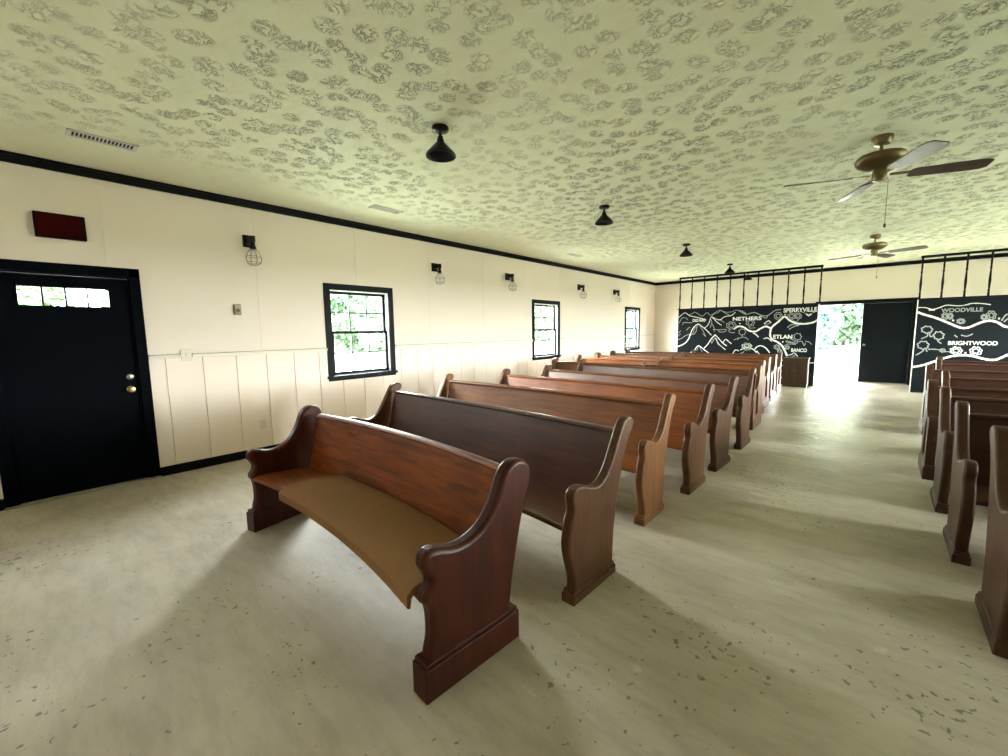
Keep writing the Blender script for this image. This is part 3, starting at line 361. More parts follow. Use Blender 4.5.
def wall_bm(a0, a1, z0, z1, holes, front, back, axis):
    """axis 'x': wall across x, running along y; axis 'y': wall across y, running along x"""
    bm = B()
    us = sorted({a0, a1, *[h[0] for h in holes], *[h[1] for h in holes]})
    zs = sorted({z0, z1, *[h[2] for h in holes], *[h[3] for h in holes]})
    inside = lambda u, z: any(h[0] < u < h[1] and h[2] < z < h[3] for h in holes)
    cache = {}
    def V(u, z, d):
        k = (u, z, d)
        if k not in cache: cache[k] = bm.verts.new((d, u, z) if axis == 'x' else (u, d, z))
        return cache[k]
    solid = {(i, j): not inside((us[i]+us[i+1])/2, (zs[j]+zs[j+1])/2) for i in range(len(us)-1) for j in range(len(zs)-1)}
    for (i, j), s in solid.items():
        if not s: continue
        u0, u1, w0, w1 = us[i], us[i+1], zs[j], zs[j+1]
        for d in (front, back):
            bm.faces.new((V(u0, w0, d), V(u1, w0, d), V(u1, w1, d), V(u0, w1, d)))
        for di, dj, e in ((-1, 0, ((u0, w0), (u0, w1))), (1, 0, ((u1, w0), (u1, w1))), (0, -1, ((u0, w0), (u1, w0))), (0, 1, ((u0, w1), (u1, w1)))):
            if not solid.get((i+di, j+dj), False):
                (p, q), (r, s2) = e
                bm.faces.new((V(p, q, front), V(r, s2, front), V(r, s2, back), V(p, q, back)))
    return bm

struct(obj('floor', box(B(), -T, W+T, Y0-T, D+T, -.12, 0), M_floor, smooth=False))
struct(obj('ceiling', box(B(), -T-.5, W+T+.5, Y0-T-.5, D+T+.5, H, H+.15), M_ceil, smooth=False))
struct(obj('wall_left', wall_bm(Y0-T, D+T, 0, H, [DOOR]+WINS, 0, -T, 'x'), M_wall, smooth=False))
struct(obj('wall_right', wall_bm(Y0-T, D+T, 0, H, ADDED_RWINS, W, W+T, 'x'), M_wall, smooth=False))
struct(obj('wall_far', wall_bm(0, W, 0, H, [FDOOR], D, D+T, 'y'), M_wall, smooth=False))
struct(obj('wall_back', wall_bm(0, W, 0, H, [], Y0, Y0-T, 'y'), M_wall, smooth=False))

def split_rect(r, holes):
    out = [r]
    for h in holes:
        nxt = []
        for (a, b, c, d) in out:
            if h[1] <= a or h[0] >= b or h[3] <= c or h[2] >= d: nxt.append((a, b, c, d)); continue
            if h[0] > a: nxt.append((a, h[0], c, d))
            if h[1] < b: nxt.append((h[1], b, c, d))
            m0, m1 = max(a, h[0]), min(b, h[1])
            if h[2] > c: nxt.append((m0, m1, c, h[2]))
            if h[3] < d: nxt.append((m0, m1, h[3], d))
        out = [q for q in nxt if q[1]-q[0] > .004 and q[3]-q[2] > .004]
    return out

TRIMHOLES = [(-.20, .88, 0, 2.174)] + [(a-.08, b+.08, .837, 2.187) for a, b, _, _ in WINS]
# wainscot boards below the chair rail and big sheets above it, real gaps between them
bm = B(); y = 1.016-.332*10
while y < D:
    for r in split_rect((max(y+.005, Y0), min(y+.327, D), .10, 1.265), TRIMHOLES): box(bm, -.001, .013, *r)
    y += .332
struct(obj('trim_1', bm, M_panel, smooth=False))
bm = B(); y = .646-1.328*2
while y < D:
    for r in split_rect((max(y+.002, Y0), min(y+1.326, D), 1.295, H), TRIMHOLES): box(bm, -.001, .005, *r)
    y += 1.328
struct(obj('trim_2', bm, M_wall, smooth=False))
# chair rail
bm = B()
for a, b in ((Y0, -.2), (.88, 1.155), (1.255, 2.795), (3.898, 7.512), (8.62, 12.23), (13.345, D)):
    box(bm, 0, .03, a, b, 1.258, 1.282); box(bm, 0, .042, a, b, 1.282, 1.297)
r3 = struct(obj('trim_3', bm, M_rail, smooth=False, bevel=.004))
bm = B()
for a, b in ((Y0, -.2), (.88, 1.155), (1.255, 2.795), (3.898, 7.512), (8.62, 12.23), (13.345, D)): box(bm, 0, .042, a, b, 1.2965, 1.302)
o = obj('grey_top', bm, plain('grey_ledge', (.30, .27, .22), rough=.9), r3, smooth=False); o['label'] = 'darker grey-brown top edge of the rail'  # thin strip along the rail top, darker than the rail
struct(obj('trim_4', box(box(B(), 0, .03, Y0, D, 2.99, H), 0, .045, Y0, D, 3.05, H), M_black, smooth=False, bevel=.006))
struct(obj('trim_5', box(box(B(), .03, W-.03, D-.03, D, 2.985, H-.001), .03, W-.03, D-.045, D, 3.05, H-.001), M_black, smooth=False, bevel=.006))
struct(obj('trim_6', box(B(), W-.03, W, Y0, D, 2.99, H), M_black, smooth=False))
bm = B()
for a, b in ((Y0, -.2), (.88, D)): box(bm, 0, .024, a, b, 0, .1)
struct(obj('baseboard_left', bm, M_black, smooth=False, bevel=.004))
bm = B()
for a, b in ((.02, 4.5), (6.6, W-.02)): box(bm, a, b, D-.018, D, 0, .1)
struct(obj('baseboard_far', bm, M_black, smooth=False, bevel=.004))
struct(obj('baseboard_right', box(B(), W-.018, W, Y0, D, 0, .1), M_black, smooth=False))

# ------------------------------------------------------------------ windows
def window(name, a, b, z0, z1, side):
    """side -1: left wall, +1: right wall (mirrored); local x = into the room"""
    r = sroot(name, (0 if side < 0 else W, 0, 0)); s = 1 if side < 0 else -1
    def P(nm, boxes, mat, bevel=0, parent=r):
        bm = B()
        for (x0, x1, *q) in boxes: box(bm, min(s*x0, s*x1), max(s*x0, s*x1), *q)
        return obj(nm, bm, mat, parent, smooth=False, bevel=bevel)
    P('window_frame', [(0, .024, a-.08, a+.004, z0-.03, z1+.082), (0, .024, b-.004, b+.08, z0-.03, z1+.082), (0, .024, a, b, z1-.004, z1+.082)], M_black, .004)
    P('window_sill', [(-.06, .05, a-.095, b+.095, z0-.035, z0+.005), (0, .022, a-.08, b+.08, z0-.068, z0-.035)], M_black, .005)
    P('jamb', [(-T, 0, a, a+.014, z0, z1), (-T, 0, b-.014, b, z0, z1), (-T, 0, a, b, z1-.014, z1), (-T-.02, -.05, a, b, z0-.02, z0+.012)], M_jamb)
    zm = (z0+z1)/2+.01
    for nm, c0, c1, x in (('upper_sash', zm-.02, z1-.014, -.105), ('lower_sash', z0+.012, zm+.02, -.068)):
        a2, b2 = a+.014, b-.014; fw = .042
        sash = P(nm, [(x, x+.034, a2, a2+fw, c0, c1), (x, x+.034, b2-fw, b2, c0, c1), (x, x+.034, a2, b2, c0, c0+.04), (x, x+.034, a2, b2, c1-.04, c1)], M_black, .003)
        mb = []
        for k in (1, 2):
            yy = a2+fw+(b2-a2-2*fw)*k/3; mb.append((x+.008, x+.026, yy-.011, yy+.011, c0+.04, c1-.04))
        zz = (c0+c1)/2; mb.append((x+.008, x+.026, a2+fw, b2-fw, zz-.011, zz+.011))
        P('muntins', mb, M_munt, parent=sash)
        P('glass', [(x+.014, x+.018, a2+fw-.005, b2-fw+.005, c0+.035, c1-.035)], M_glass, parent=sash)
    return r
for k, w in enumerate(WINS): window('window_%d' % (k+1), *w, -1)
for k, w in enumerate(ADDED_RWINS): window('window_%d' % (k+4), *w, 1)  # added windows, out of view, that let in more daylight

# ------------------------------------------------------------------ left entrance door
r = sroot('door_1')
obj('door_frame', box(box(box(B(), 0, .024, -.20, -.115, 0, 2.174), 0, .024, .795, .88, 0, 2.174), 0, .024, -.2, .88, 2.085, 2.174), M_navy, r, smooth=False, bevel=.004)
obj('jamb', box(box(box(B(), -T, 0, -.12, -.10, 0, 2.09), -T, 0, .78, .80, 0, 2.09), -T, 0, -.12, .80, 2.07, 2.09), M_navy, r, smooth=False)
slab = wall_bm(-.102, .782, .012, 2.067, [(.045, .635, 1.79, 1.955)], -.02, -.064, 'x')
sl = obj('door_slab', slab, M_navy, r, smooth=False, bevel=.002)
bm = B()
for y0, y1, z0, z1 in ((.03, .65, 1.955, 1.97), (.03, .65, 1.775, 1.79), (.03, .045, 1.775, 1.97), (.635, .65, 1.775, 1.97)): box(bm, -.022, -.01, y0, y1, z0, z1)
for k in (1, 2, 3):
    yy = .045+.59*k/4; box(bm, -.055, -.012, yy-.007, yy+.007, 1.79, 1.955)
obj('lite_frame', bm, M_navy, sl, smooth=False)
obj('glass', box(B(), -.045, -.041, .045, .635, 1.79, 1.955), M_glass, sl, smooth=False)
RX = Matrix.Rotation(PI/2, 4, 'Y')
def knob(parent, loc, mat, name='door_knob', s=1, rz=0):
    bm = B(); lathe(bm, [(.034*s, 0), (.034*s, .006), (.03*s, .01), (.013*s, .014), (.012*s, .03), (.02*s, .036), (.029*s, .046), (.031*s, .056), (.026*s, .066), (0, .07)], 20, M=RX)
    o = obj(name, bm, mat, parent, loc=loc, rot=(0, 0, rz)); o['label'] = 'round brass door knob' if mat == M_brass else 'nickel knob'; return o
knob(sl, (-.02, .722, .963), M_brass)
bm = B(); lathe(bm, [(.03, 0), (.03, .008), (.022, .014), (0, .016)], 20, M=RX); box(bm, .014, .03, -.004, .004, -.015, .015)
o = obj('deadbolt', bm, M_steel, sl, loc=(-.02, .727, 1.09)); o['label'] = 'satin metal deadbolt'
obj('door_sill', box(B(), -T, .05, -.2, .88, 0, .018), M_thresh, r, smooth=False, bevel=.005)

# ------------------------------------------------------------------ far double door
r = sroot('door_2')
a, b = FDOOR[0], FDOOR[1]
obj('door_frame', box(box(box(B(), a-.08, a+.004, D-.022, D, 0, 2.18), b-.004, b+.08, D-.022, D, 0, 2.18), a-.08, b+.08, D-.022, D, 2.096, 2.18), M_black, r, smooth=False, bevel=.004)
obj('jamb', box(B(), a, a+.02, D, D+T, 0, 2.1), M_jamb, r, smooth=False)  # light on the left jamb put into its pale colour; the rest is black
obj('jamb', box(box(B(), b-.02, b, D, D+T, 0, 2.1), a+.02, b-.02, D, D+T, 2.08, 2.1), M_black, r, smooth=False)
lf = obj('door_leaf', box(B(), 5.545, b-.022, D+.02, D+.064, .012, 2.078), M_board, r, smooth=False, bevel=.002)
o = obj('leaf_edge', box(B(), 5.533, 5.5452, D+.02, D+.064, .012, 2.078), M_rail, lf, smooth=False); o['label'] = 'white edge of the closed leaf'
bm = B(); lathe(bm, [(.03, 0), (.03, .008), (.013, .014), (.013, .034), (.027, .045), (.029, .056), (0, .066)], 16, M=Matrix.Rotation(PI/2, 4, 'X'))
o = obj('door_knob', bm, M_steel, lf, loc=(5.61, D+.02, 1.0)); o['label'] = 'pale metal door knob'
# the open leaf, swung right back against the outside of the wall
lf2 = obj('door_leaf', box(B(), a-.92, a-.005, D+T+.012, D+T+.056, .012, 2.078), M_board, r, smooth=False, bevel=.002)
lf2['label'] = 'open leaf swung back outside'
obj('door_sill', box(B(), a, b, D-.02, D+T+.02, 0, .022), M_thresh, r, smooth=False, bevel=.005)

struct(obj('sky_blocker', box(B(), 2.2, 9, D+T, D+3.6, 2.5, 2.65), M_wall, smooth=False))  # added unseen slab, cuts the sky light entering by the far door
# ------------------------------------------------------------------ chalkboard partitions with spindle screens
YP = 13.05
def spindle_prof(z0, z1):
    L = z1-z0
    return [(.019, z0), (.019, z0+.06), (.012, z0+.075), (.021, z0+.10), (.013, z0+.13), (.017, z0+.2), (.022, z0+.36*L), (.016, z0+.5*L), (.012, z0+.62*L),
            (.021, z0+.65*L), (.013, z0+.68*L), (.017, z0+.78*L), (.014, z1-.10), (.021, z1-.08), (.018, z1-.05), (.018, z1)]
def partition(x0, x1, posts, label, trim_end):
    t = thing('chalkboard_partition', label, 'partition', ((x0+x1)/2, YP, 0))
    cx = (x0+x1)/2
    obj('panel', box(B(), x0-cx, x1-cx, 0, .09, 0, 2.05), M_board, t, smooth=False, bevel=.003)
    obj('cap_rail', box(B(), x0-cx-.02, x1-cx+.02, -.018, .108, 2.05, 2.08), M_black, t, smooth=False, bevel=.004)
    obj('top_rail', box(B(), posts[0]-cx-.03, posts[-1]-cx+.03, .01, .075, 2.95, 3.0), M_black, t, smooth=False, bevel=.005)
    for px in posts:
        bm = B(); lathe(bm, spindle_prof(2.078, 2.955), 12)
        obj('spindle', bm, M_black, t, loc=(px-cx, .045, 0))
    e0, e1 = (x1, x1+.012) if trim_end > 0 else (x0-.012, x0)
    o = obj('end_trim', box(B(), e0-cx, e1-cx, -.012, .1, 0, 2.05), M_rail, t, smooth=False); o['label'] = 'white painted end strip'
    return t, cx
PL, cxl = partition(1.33, 4.70, [1.348+.3368*k for k in range(11)],
    'black chalkboard partition with mountain and road map, left of the open doorway', 1)
PR, cxr = partition(6.47, 9.85, [6.482+.3352*k for k in range(11)],
    'black chalkboard partition with winding road drawing, right of the open doorway', -1)
def ribbon(bm, w, pts, cx):
    pts = crom(pts, 5); n = len(pts); vs = []
    for i, (x, z) in enumerate(pts):
        a = pts[max(i-1, 0)]; b = pts[min(i+1, n-1)]
        dx, dz = b[0]-a[0], b[1]-a[1]; l = math.hypot(dx, dz) or 1
        ww = w/2*(1+.12*math.sin(i*1.7))
        nx, nz = -dz/l*ww, dx/l*ww
        vs.append((bm.verts.new((x+nx-cx, -.003, z+nz)), bm.verts.new((x-nx-cx, -.003, z-nz))))
    for (a, b), (c, d) in zip(vs, vs[1:]): bm.faces.new((a, b, d, c))
for part, cx, x0, x1 in ((PL, cxl, 1.33, 4.71), (PR, cxr, 6.46, 9.85)):
    for thick, mat, lb in ((True, M_chalk, 'bold white chalk lines'), (False, M_faint, 'faint thin chalk lines')):
        bm = B()
        for w, pts in CHALK:
            if (w > .03) != thick: continue
            pp = [(min(max(x, x0+.01), x1-.01), z) for x, z in pts]
            if x0 <= pts[0][0]+.15 and pts[0][0] <= x1+.05: ribbon(bm, w*.5 if thick else w*.72, pp, cx)
        if part is PR and thick:      # the roads run on past the frame
            ribbon(bm, .046, [(8.0, 1.62), (8.4, 1.5), (8.9, 1.7), (9.4, 1.62), (9.82, 1.7)], cx)
            ribbon(bm, .046, [(8.0, 1.05), (8.5, 1.15), (9.0, 1.0), (9.5, .95), (9.82, 1.05)], cx)
        o = obj('chalk_drawing', bm, mat, part, smooth=False); o['label'] = lb
def lettering(txt, x, z, width, parent, cx, hh=None, mat=None):
    cu = bpy.data.curves.new('lettering', 'FONT'); cu.body = txt; cu.size = .12; cu.extrude = .001; cu.offset = .003
    o = bpy.data.objects.new('tmp', cu); COL.objects.link(o)
    bpy.context.view_layer.update()
    me = bpy.data.meshes.new_from_object(o.evaluated_get(bpy.context.evaluated_depsgraph_get()))
    bpy.data.objects.remove(o); bpy.data.curves.remove(cu)
    xs = [v.co.x for v in me.vertices]; ys = [v.co.y for v in me.vertices]
    sx = width/(max(xs)-min(xs)); sy = (hh or .105)/(max(ys)-min(ys)); mx = min(xs); my = (min(ys)+max(ys))/2
    for v in me.vertices: v.co = Vector((x-cx+(v.co.x-mx)*sx, -.003-v.co.z, z+(v.co.y-my)*sy))
    me.materials.clear(); me.materials.append(mat or M_chalk)
    q = bpy.data.objects.new('lettering', me); COL.objects.link(q); q.parent = parent
    q['label'] = 'chalk lettering ' + txt
for txt, x, z, w, hh in (('SPERRYVILLE', 3.98, 1.925, .70, .11), ('NETHERS', 2.807, 1.742, .69, .10), ('OLD RAG', 1.742, 1.728, .35, .085), ('ETLAN', 3.784, 1.248, .42, .10), ('BANCO', 4.198, .903, .33, .09)):
    lettering(txt, x, z, w, PL, cxl, hh)
for txt, x, z, w in (('WOODVILLE', 6.834, 1.803, .6), ('BRIGHTWOOD', 6.986, 1.108, .70)): lettering(txt, x, z, w, PR, cxr, .085, M_faint if txt[0] == 'W' else M_chalk)

# ------------------------------------------------------------------ pews
def lin(a, b, t): return a+(b-a)*t
OUT_A = [(.004,.01),(-.004,.07),(-.004,.13),(-.03,.215),(-.055,.295),(-.062,.36),(-.05,.43),(-.036,.485),(-.014,.525),(-.012,.558),(-.026,.592),(-.012,.636),(.032,.657),(.09,.65),(.17,.62),(.25,.607),(.325,.635),(.385,.69),(.437,.765),(.487,.84),(.525,.90),(.56,.938),(.61,.953),(.66,.945),(.686,.915),(.672,.88),(.64,.845),(.602,.80),(.566,.735),(.52,.61),(.482,.48),(.443,.30),(.43,.15),(.43,.01)]
OUT_B = [(.01,.01),(.01,.13),(.016,.19),(.03,.25),(.03,.34),(.02,.39),(.002,.42),(.004,.45),(.026,.475),(.032,.505),(.018,.535),(-.002,.57),(.003,.61),(.03,.632),(.08,.626),(.14,.606),(.2,.6),(.26,.61),(.32,.638),(.37,.688),(.41,.75),(.442,.82),(.475,.863),(.52,.888),(.572,.887),(.615,.862),(.637,.82),(.635,.77),(.615,.715),(.59,.655),(.56,.55),(.53,.43),(.505,.32),(.487,.2),(.483,.1),(.483,.01)]
OUT_G = [(.01,.01),(.01,.15),(.02,.30),(.015,.42),(-.005,.48),(-.012,.55),(.01,.605),(.05,.615),(.1,.595),(.17,.585),(.25,.605),(.32,.655),(.37,.73),(.40,.80),(.405,.86),(.43,.91),(.49,.935),(.55,.925),(.585,.885),(.58,.83),(.56,.77),(.56,.6),(.565,.4),(.57,.2),(.57,.01)]
ARCH = [(.16,.19),(.16,.40),(.175,.47),(.21,.53),(.26,.575),(.31,.53),(.345,.47),(.36,.40),(.36,.19)]

def pew(label, xl, yl, xr, yr, style, mats, sag=.06, zs=1.0, sl=0.0, sr=0.0, ys=1.0, divider=None, group=None):
    mw, mend = mats[:2]
    L = math.hypot(xr-xl, yr-yl); rz = math.atan2(yr-yl, xr-xl)
    t = thing('church_pew', label, 'pew', ((xl+xr)/2, (yl+yr)/2, 0), rz, group)
    th = {'A': .062, 'B': .078, 'G': .07}[style]
    bend = lambda x: sag*(1-(2*x/L)**2)
    out = {'A': OUT_A, 'B': OUT_B, 'G': OUT_G}[style]
    outline = crom([(y*ys, z*zs) for y, z in out], 3)
    # seat, backrest, rail: (bottom y,z) -> (top y,z) of the backrest's front face
    bk = {'A': ((.40, .36), (.545, .855*zs)), 'B': ((.41, .36), (.535, .805*zs)), 'G': ((.40, .36), (.475, .845*zs))}[style]
    h = L/2-th*.72
    sz = .425
    seat = [(-.02, sz-.012), (-.012, sz-.002), (.01, sz+.002), (.2, sz-.006), (.41, sz-.02), (.41, sz-.05), (.02, sz-.034), (-.012, sz-.032), (-.022, sz-.024)]
    if style == 'B': seat = [(y+.022 if y < .1 else y, z) for y, z in seat]
    obj('seat', sweep_x(B(), seat, -h, h, bend), mw, t)
    (y0, z0), (y1, z1) = bk
    y0 *= ys; y1 = y1*ys-.004
    back = [(y0, z0), (lin(y0, y1, .4)+.012, lin(z0, z1, .4)), (y1, z1), (y1+.024, z1), (lin(y0, y1, .4)+.038, lin(z0, z1, .4)), (y0+.026, z0)]
    obj('backrest', sweep_x(B(), back, -h, h, bend), mw, t)
    rr = [(y1+.012+.03*math.cos(a), z1+.006+.02*math.sin(a)) for a in [2*PI*k/10 for k in range(10)]]
    obj('top_rail', sweep_x(B(), rr, -h, h, bend), mw, t)
    ph = {'A': .075, 'B': .165, 'G': .14}[style]; pd = {'A': (-.03, .465), 'B': (-.02, .525), 'G': (-.02, .61)}[style]
    for s, ang, x in ((-1, sl, -L/2+th/2), (1, sr, L/2-th/2)):
        bm = prism_x(B(), outline, -th/2, th/2, hole=crom(ARCH, 3) if style == 'G' else None)
        e = obj('end_panel', bm, mend, t, loc=(x, 0, 0), rot=(0, 0, ang), bevel={'A': .014, 'B': .026, 'G': .012}[style], seg=3)
        bm = B(); pd = (pd[0], pd[1]*ys); box(bm, -th/2-.012, th/2+.012, pd[0], pd[1], 0, ph-.02); 
        bm2 = box(bm, -th/2-.006, th/2+.006, pd[0]+.008, pd[1]-.008, ph-.02, ph)
        obj('plinth', bm2, mend, e, smooth=False, bevel=.006)
        if style == 'G':
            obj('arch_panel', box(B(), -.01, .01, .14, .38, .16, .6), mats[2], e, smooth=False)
    if divider is not None:
        x = divider
        o2 = [(y, z) for y, z in outline if z > .30]
        bm = prism_x(B(), o2, -.028, .028)
        o = obj('divider_panel', bm, mend, t, loc=(x, bend(x), 0), bevel=.01, seg=2)
    return t

def woodset(i, dark, light, ed, el, rough=.32, coat=.18):
    return (wood('pew_wood_%d' % i, dark, light, 'x', rough, coat, seed=i*3.1), wood('pew_end_wood_%d' % i, ed, el, 'z', .42, .06, seed=i*1.7),
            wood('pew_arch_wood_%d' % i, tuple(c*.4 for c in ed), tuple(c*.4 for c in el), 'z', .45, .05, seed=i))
W1 = woodset(1, (.10, .020, .003), (.34, .090, .012), (.030, .005, .002), (.080, .015, .004), .36, .08)
W2 = woodset(2, (.045, .014, .009), (.115, .038, .018), (.075, .032, .014), (.15, .068, .03), .32, .25)
W3 = woodset(3, (.13, .040, .010), (.30, .11, .027), (.15, .064, .022), (.29, .135, .05), .36, .1)
W4 = woodset(4, (.14, .037, .008), (.32, .10, .020), (.078, .033, .015), (.15, .068, .03), .36, .1)
W5 = woodset(5, (.090, .030, .010), (.20, .072, .020), (.062, .028, .014), (.125, .06, .03), .36, .12)
W6 = woodset(6, (.080, .028, .010), (.17, .066, .021), (.062, .030, .015), (.125, .062, .032), .36, .12)
W7 = woodset(7, (.12, .040, .012), (.24, .09, .025), (.09, .042, .019), (.18, .088, .04), .36, .12)
W8 = woodset(8, (.18, .050, .011), (.36, .118, .025), (.11, .046, .018), (.2, .09, .04), .36, .12)
W9 = woodset(9, (.030, .009, .005), (.065, .022, .011), (.05, .020, .010), (.09, .040, .021), .4, .06)
R = math.radians
p1 = pew('dark reddish-brown curved church pew with a brown seat cushion, nearest in the left block', 2.13, 1.06, 4.395, .965, 'B', W1, sag=.10, sl=R(13), sr=R(-2))
pew('dark purplish-brown church pew directly behind the cushioned front pew', 1.74, 2.10, 4.53, 1.875, 'A', W2, sag=.055, sl=R(7), sr=R(2), ys=.96)
pew('third church pew from the front of the left block, with a light tan aisle end', 1.52, 3.14, 4.45, 3.02, 'A', W3, sag=.055, sl=R(7), sr=R(2), ys=.9)
pew('orange-brown church pew behind the tan-ended third pew, fourth in the left block', 1.69, 4.05, 4.52, 3.865, 'A', W4, sag=.055, sl=R(6), sr=R(2), ys=.96)
pew('fifth church pew in the left block, brown with a pale sheen on its back', 1.75, 4.97, 4.54, 4.675, 'A', W5, sag=.055, sl=R(6), sr=R(3))
pew('sixth church pew in the left block, last before the pews with arched ends', 1.70, 6.12, 4.56, 5.725, 'A', W6, sag=.05, zs=1.02, sl=R(6), sr=R(7))
pew('first long church pew with an arched panel in its end, left block beside the aisle', .64, 6.95, 4.46, 6.95, 'G', W7, sag=.03, zs=.98, divider=.06)
pew('bright orange-backed long church pew, second of the arch-ended left pews', .60, 7.95, 4.34, 7.9, 'G', W8, sag=.03, divider=.03)
pew('third of the arch-ended long church pews in the left block', .59, 8.9, 4.28, 8.85, 'G', W7, sag=.03, divider=-.02)
pew('fourth of the arch-ended long church pews, second from the chalk map', .47, 9.95, 4.24, 9.9, 'G', W5, sag=.03, divider=-.02)
pew('arch-ended long church pew at the rear of the left block, nearest the chalk map', .42, 11.0, 4.2, 11.0, 'G', W6, sag=.03, divider=-.06)
RL = ['church pew cut off by the right frame edge, nearest in the right block', 'second church pew from the camera in the dark right block',
      'third church pew from the camera in the dark right block', 'first arch-ended church pew in the right block, fourth from the camera',
      'plain-ended church pew set back between the two arch-ended right pews', 'arch-ended church pew jutting into the aisle, sixth in the right block',
      'second to last church pew in the right block, set back from the aisle', 'last church pew in the right block, nearest the road drawing']
RP = [(6.19, 2.80, 'A'), (6.16, 3.77, 'A'), (6.17, 4.73, 'A'), (6.16, 5.68, 'G'), (6.36, 6.65, 'A'), (6.32, 8.0, 'G'), (6.52, 9.1, 'A'), (6.62, 10.2, 'G')]
for lb, (x, y, st) in zip(RL, RP):
    pew(lb, x, y, x+2.9, y+.12, st, W9, sag=.05, sl=R(-3.5), sr=R(-5), divider=.1 if st == 'G' else None)

# the loose brown pad on the first pew
c = thing('seat_cushion', 'brown fabric pad with creases lying on the seat of the nearest left pew', 'cushion', p1.location[:], p1.rotation_euler[2])
Lp = 2.257; bendp = lambda x: .10*(1-(2*x/Lp)**2)
sec = [(-.030, .372), (-.044, .378), (-.046, .43), (-.012, .457), (.05, .462), (.12, .463), (.2, .46), (.3, .452), (.38, .444), (.40, .435), (.40, .4225), (.2, .4285), (.0, .431), (-.022, .415)]
def wr(x, k):
    if k in (4, 5, 6, 7):
        w = .004*math.sin(x*9+k*.9)*math.sin(x*23+1.3*k); w += .008*math.exp(-((x-.12-(k-5)*.09)/.022)**2)+.007*math.exp(-((x-.38-(k-5)*.08)/.02)**2)+.006*math.exp(-((x+.12-(k-5)*.07)/.025)**2)-.005*math.exp(-((x-.17-(k-5)*.09)/.03)**2)-.005*math.exp(-((x-.43-(k-5)*.08)/.03)**2)
        return 0, w
    return 0, 0
cov = obj('pad_cover', sweep_x(B(), sec, -.57, Lp/2-.084, bendp, n=70, fx=wr), M_fabric, c)

# ------------------------------------------------------------------ wooden cabinet before the partition
W10 = wood('cabinet_wood', (.035, .02, .014), (.07, .04, .026), 'z', .35, .2)
c = thing('wooden_cabinet', 'low dark brown wooden cabinet standing before the map beside the doorway', 'cabinet', (4.35, 12.78, 0))
obj('body', box(B(), -.26, .26, -.18, .16, .06, .70), W10, c, smooth=False, bevel=.005)
obj('top', box(B(), -.275, .275, -.195, .17, .70, .73), W10, c, smooth=False, bevel=.006)
obj('base', box(B(), -.25, .25, -.17, .15, 0, .06), W10, c, smooth=False, bevel=.004)
for s in (-1, 1):
    d = obj('door', box(B(), min(0, s*.245)+.004, max(0, s*.245)-.004, -.196, -.18, .09, .67), W10, c, smooth=False, bevel=.004)
    bm = B(); lathe(bm, [(.006, 0), (.006, .01), (.012, .018), (0, .026)], 10, M=Matrix.Rotation(PI/2, 4, 'X'))
    obj('knob', bm, M_bronze, d, loc=(s*.03, -.196, .42))

# ------------------------------------------------------------------ things on the left wall
WX = .005
SLB = ['caged wall light nearest the black entrance door', 'caged wall light between the first and second left windows, nearer the camera', 'caged wall light just before the second left window',
       'caged wall light between the second and third left windows', 'caged wall light farthest from the camera, close to the third left window']
for lb, (y, z) in zip(SLB, ((1.915, 2.60), (4.762, 2.59), (6.683, 2.60), (9.503, 2.58), (11.495, 2.575))):
    t = thing('wall_sconce', lb, 'wall light', (WX, y, z), 0, 'caged sconces along the left wall')
    obj('back_plate', box(B(), 0, .022, -.062, .062, -.07, .07), M_iron, t, smooth=False, bevel=.004)
    bm = B(); box(bm, .02, .163, -.024, .024, -.022, .046); obj('arm', bm, M_iron, t, smooth=False, bevel=.005)
    bm = B(); lathe(bm, [(.02, .0), (.024, -.01), (.024, -.05), (.03, -.055), (.034, -.075), (.03, -.085), (.022, -.088)], 16); obj('socket', bm, M_iron, t, loc=(.138, 0, -.018))
    bm = B()
    prof = [(.026, -.085), (.04, -.10), (.066, -.135), (.082, -.175), (.084, -.205), (.074, -.24), (.05, -.262), (.018, -.272)]
    for k in range(8):
        a = 2*PI*k/8
        tube(bm, [(r*math.cos(a), r*math.sin(a), z) for r, z in crom(prof, 3)], .0017, 5)
    for r_, z_ in (prof[1], prof[3], prof[5], prof[7]):
        tube(bm, [(r_*math.cos(2*PI*k/24), r_*math.sin(2*PI*k/24), z_) for k in range(24)], .0017, 5, closed=True)
    obj('wire_cage', bm, M_wire, t, loc=(.138, 0, -.018))
    bm = B(); lathe(bm, [(.013, -.08), (.016, -.10), (.028, -.125), (.034, -.155), (.030, -.185), (.014, -.205), (0, -.208)], 16, cap=False); obj('bulb', bm, M_bulb, t, loc=(.138, 0, -.018))

t = thing('exit_sign', 'dark red unlit exit sign on the wall above the black door', 'sign', (WX, .362, 2.502))
obj('sign_case', box(B(), 0, .045, -.165, .165, -.11, .11), M_exitc, t, smooth=False, bevel=.008, seg=3)
obj('sign_face', box(B(), .045, .048, -.15, .15, -.096, .096), M_exit, t, smooth=False)

t = thing('thermostat', 'small tan box on the wall right of the black door', 'thermostat', (WX, 1.738, 1.795))
obj('mounting_plate', box(B(), 0, .006, -.042, .042, -.064, .064), M_tan, t, smooth=False, bevel=.003)
obj('case', box(B(), .004, .032, -.036, .036, -.058, .058), M_tan, t, smooth=False, bevel=.01, seg=3)
bm = B(); lathe(bm, [(.02, 0), (.02, .006), (.016, .009), (0, .009)], 18, M=RX); obj('dial', bm, M_bronze, t, loc=(.032, 0, -.012))

